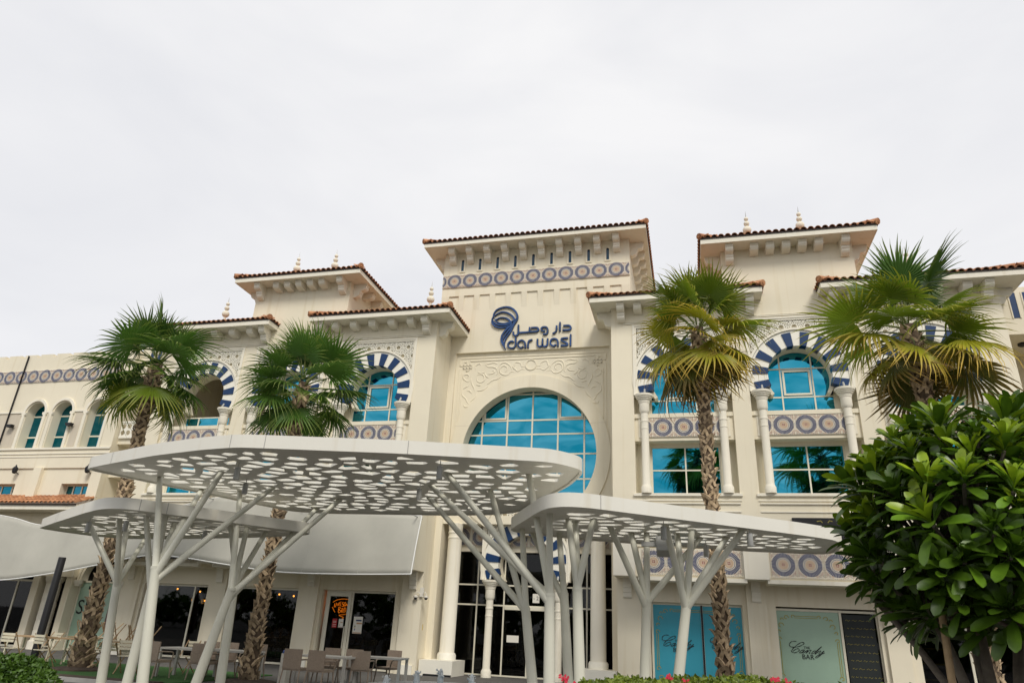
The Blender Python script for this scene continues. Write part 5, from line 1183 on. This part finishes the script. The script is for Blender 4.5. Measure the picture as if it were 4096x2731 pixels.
# rz = 0 faces +y (its back towards the viewer)
for a in ((-3.98, -6.35, .05, 'rattan armchair seen from behind at the near left of the table by the neon door'), (-3.25, -6.40, -.08, 'rattan armchair seen from behind at the near right of the table by the neon door'),
          (-3.95, -4.75, 3.1, 'rattan armchair on the far side of the table, left, by the neon door'), (-3.25, -4.75, 3.2, 'rattan armchair on the far side of the table, right, by the neon door'),
          (-2.72, -5.1, .25, 'rattan armchair at the near side of the small right-hand table'), (-2.55, -3.7, 2.9, 'rattan armchair angled behind the small right-hand table'),
          (-7.75, -6.9, -.1, 'rattan armchair beside the leaning canopy posts, seen from behind'), (-7.5, -5.3, 3.2, 'rattan armchair behind the table left of the second palm, far left'),
          (-6.95, -5.2, 3.0, 'rattan armchair half hidden by the thick leaning post'), (-6.62, -6.5, .1, 'rattan armchair seen from behind, left of the second palm trunk'), (-6.15, -5.0, 2.8, 'rattan armchair beside the second palm trunk, facing out')):
    place_chair(*a)
tt = terrace_table(); tt.location = (-3.55, -5.55, 0); tt['label'] = 'pale grey table with four rattan armchairs before the neon door'
for x, y, rz, lab in ((-2.55, -4.4, 0.1, 'pale grey table to the right of the four-chair table'), (-7.35, -6.1, 0, 'pale grey table between the canopy posts and the second palm, left one'), (-6.3, -5.75, 0, 'pale grey table just left of the second palm trunk')): dup(tt, (x, y, 0), rz, lab)
t = thing('waste_bin', 'slim white bin with a blue lid left of the rattan chairs', 'bin', (-4.72, -5.6, 0)); MB().prism([(-.11, -.11), (.11, -.11), (.11, .11), (-.11, .11)], 0, .74, 'z').obj('body', 'paper', t); MB().lathe([(.13, .74), (.13, .80), (.06, .84)], n=16).obj('lid', 'blueplastic', t)

def folding_chair():
    t = thing('folding_chair', '', 'chair', (0, 0, 0), group='cream and wood folding chairs on the turf')
    for k in range(6): MB().box(-.21, .21, -.20+.072*k, -.145+.072*k, .43, .447).obj('seat_slat', 'slat', t)
    for k in range(3): MB().box(-.20, .20, -.275, -.258, .60+.085*k, .665+.085*k).obj('back_slat', 'slat', t)
    for sx in (-1, 1):
        MB().tube([(sx*.215, .24, .0), (sx*.215, -.27, .86)], .016, 6).obj('leg', 'wood', t); MB().tube([(sx*.19, -.26, .0), (sx*.19, .22, .44)], .016, 6).obj('leg', 'wood', t)
    MB().tube([(-.215, -.15, .66), (.215, -.15, .66)], .012, 6).obj('rail', 'wood', t)
    return t
def wood_table():
    t = thing('wooden_table', '', 'table', (0, 0, 0), group='wooden tables on the turf')
    for k in range(6): MB().box(-.62, .62, -.36+.122*k, -.25+.122*k, .72, .745).obj('plank', 'wood', t)
    for sx in (-1, 1):
        for sy in (-1, 1): MB().tube([(sx*.50, sy*.28, .72), (sx*.55, sy*.30, 0)], .025, 6).obj('leg', 'slat', t)
    return t
fc = folding_chair(); wt = wood_table(); first = [True, True]
def pc(x, y, rz, label, z=.03, flip=False):
    rot = (math.pi, 0, rz) if flip else (0, 0, rz)
    if first[0]: first[0] = False; fc.location = (x, y, z); fc.rotation_euler = rot; fc['label'] = label
    else: dup(fc, (x, y, z), 0, label, rot=rot)
def pt(x, y, rz, label):
    if first[1]: first[1] = False; wt.location = (x, y, .03); wt.rotation_euler = (0, 0, rz); wt['label'] = label
    else: dup(wt, (x, y, .03), rz, label)
pt(-13.4, -5.6, 0, 'wooden table at the far left edge behind the black column'); pt(-11.9, -5.5, 0, 'wooden table between the black column and the first palm'); pt(-9.8, -5.6, 0, 'wooden table with upturned chairs right of the first palm')
pt(-12.8, -3.9, 0, 'wooden table with upturned chairs behind the black column')
pc(-13.1, -6.4, .1, 'folding chair with cream slats at the far left table, seen from behind'); pc(-12.0, -6.35, -.1, 'folding chair with cream slats seen from behind between black column and palm'); pc(-13.5, -4.8, 3.1, 'folding chair facing out at the far left table'); pc(-12.5, -4.75, 3.2, 'folding chair facing out just right of the black column'); pc(-11.6, -4.7, 3.0, 'folding chair facing out left of the first palm')
pc(-9.0, -6.5, .3, 'folding chair partly behind the first slim canopy post'); pc(-8.35, -5.0, 3.1, 'cream folding chair behind the slim canopy posts')
for x, y, rz, lab in ((-13.05, -3.95, .2, 'upturned folding chair on the rear table, left of the black column'), (-12.55, -3.85, .0, 'upturned folding chair on the rear table, right of the black column'), (-12.15, -3.9, -.2, 'upturned folding chair at the right end of the rear table'), (-10.1, -5.6, .15, 'upturned folding chair on the table, left, right of the first palm'), (-9.6, -5.55, -.1, 'upturned folding chair on the table, middle, right of the first palm'), (-9.25, -5.65, .1, 'upturned folding chair at the right end of the table beside the posts')):
    pc(x, y, rz, lab, z=.78+.45, flip=True)

t = thing('light_column', 'black round light column standing at the left behind the bush', 'lamp post', (-12.62, -6.05, 0)); MB().lathe([(.105, 0), (.105, 3.0), (.10, 3.02)], n=18).obj('shaft', 'black', t, smooth=40); MB().lathe([(.16, 0), (.16, .02)], (0, 0, .032), 18).obj('base_plate', 'black', t)
t = thing('closed_parasol', 'closed brown parasol standing behind the slim left canopy post', 'parasol', (-14.95, -1.0, 0)); MB().tube([(0, 0, 0), (0, 0, 2.6)], .024, 8).obj('pole', 'wood', t)
MB().lathe([(.13, .85), (.17, 1.1), (.15, 1.7), (.10, 2.2), (.04, 2.5), (.02, 2.58)], n=9).obj('folded_canopy', 'brown', t); MB().lathe([(.28, 0), (.28, .08), (.05, .10)], n=18).obj('base', 'kerb', t)
F_ = thing('fountain', 'low round fountain basin with foaming jets by the entrance', 'fountain', (-.6, -5.2, 0)); MB().lathe([(1.75, 0), (1.75, .16), (1.55, .18), (1.50, .10), (1.45, .08)], n=48).obj('basin', 'kerb', F_, smooth=40)
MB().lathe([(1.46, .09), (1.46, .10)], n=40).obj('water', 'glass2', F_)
rnd = random.Random(8)
for (x, y, h) in ((-.95, -.9, .42), (-.25, -.6, .55), (.35, -.5, .62), (.9, .4, .5)):
    mb = MB().lathe([(.05, .10), (.085, .2), (.08, h*.6), (.055, h*.88), (.02, h)], (x, y, 0), 10)
    for k in range(26): a = rnd.uniform(0, 6.28); r_ = rnd.uniform(.05, .11); mb.sphere((x+r_*math.cos(a), y+r_*math.sin(a), rnd.uniform(.12, h*.95)), rnd.uniform(.012, .03), 6, 4)
    mb.obj('water_jet', 'water', F_, smooth=60)
# shelves inside the far right shop
t = thing('display_shelf', 'yellow display shelves glimpsed through the shop window under the plumeria', 'shelf', (13.0, 2.6, 0))
for k in range(5): MB().box(-.75, .75, -.2, .2, .3+.45*k, .34+.45*k).obj('shelf_board', 'yellow', t)
for x in (-.75, .75): MB().box(x-.03, x+.03, -.2, .2, 0, 2.3).obj('upright', 'yellow', t)
tag(MB().lathe([(.17, 0), (.19, .9), (.14, 1.3), (.05, 1.5)], n=12).obj('blue_stand', 'blueplastic', None, (14.4, 2.2, .02)), 'tall blue stand inside the far right shop window', 'display stand')

# ------------------------------------------------------------------ person behind the glass
P_ = thing('person', 'person in a long white robe and headscarf standing inside the dark shop doorway', 'person', (-13.15, 2.1, .03))
me = bpy.data.meshes.new('body'); V = [(0,0,.92),(0,0,1.15),(0,.01,1.40),(0,0,1.50),(0,-.01,1.62),(0,-.01,1.74),(.19,0,1.38),(.25,.01,1.12),(.20,-.16,1.02),(-.19,0,1.38),(-.25,.01,1.12),(-.22,-.08,.90),(.10,0,.86),(.11,.01,.45),(.11,.02,.06),(.11,-.12,.03),(-.10,0,.86),(-.11,.01,.45),(-.11,.02,.06),(-.11,-.12,.03)]
Ed = [(0,1),(1,2),(2,3),(3,4),(4,5),(2,6),(6,7),(7,8),(2,9),(9,10),(10,11),(0,12),(12,13),(13,14),(14,15),(0,16),(16,17),(17,18),(18,19)]
Rd = [.15,.145,.16,.06,.095,.075,.07,.05,.035,.07,.05,.035,.10,.065,.045,.035,.10,.065,.045,.035]
me.from_pydata(V, Ed, []); me.materials.append(M['skin']); body = put('body', me, P_); md = body.modifiers.new('skin', 'SKIN'); body.modifiers.new('sub', 'SUBSURF').levels = 1
for v, r_ in zip(me.skin_vertices[0].data, Rd): v.radius = (r_, r_*.85)
me.skin_vertices[0].data[0].use_root = True
MB().lathe([(.30, .06), (.27, .5), (.23, .95), (.22, 1.15), (.235, 1.38), (.15, 1.47), (.08, 1.52)], n=20).obj('robe', 'robe', P_, smooth=60)
for s2 in (-1, 1): MB().tube([(s2*.20, 0, 1.40), (s2*.27, .01, 1.12), (s2*.23, -.12, .97)], [.09, .075, .06], 10).obj('sleeve', 'robe', P_, smooth=60)
MB().lathe([(.20, 1.38), (.17, 1.5), (.125, 1.60), (.125, 1.72), (.09, 1.80), (.02, 1.83)], (0, .03, 0), 16).obj('headscarf', 'robe', P_, smooth=60)
MB().lathe([(.128, 1.735), (.133, 1.75), (.128, 1.765)], (0, .03, 0), 16).obj('headscarf_cord', 'black', P_)

# ------------------------------------------------------------------ far side of the street, seen only as the dark line mirrored in the shop glass
rnd = random.Random(77); tl = MB()
for k in range(5200):
    x = rnd.uniform(-75, 90); h = 4.4+1.3*math.sin(x*.33)+.9*math.sin(x*.91+1)+.5*math.sin(x*2.3); z = h*rnd.random()**.55; y = -58+rnd.uniform(-2.2, 2.2); L = rnd.uniform(.5, .95)
    d = Vector((rnd.gauss(0, 1), rnd.gauss(0, .6), rnd.gauss(0, 1))).normalized(); s_ = d.orthogonal().normalized(); p = Vector((x, y, max(.2, z)))
    tl.add([p-d*L, p+s_*L*.7, p+d*L, p-s_*L*.7], [(0, 1, 2, 3)])
tag(tl.obj('tree_line', 'hedge2'), 'dark row of street trees reflected in the ground-floor glass', 'trees', kind='stuff')
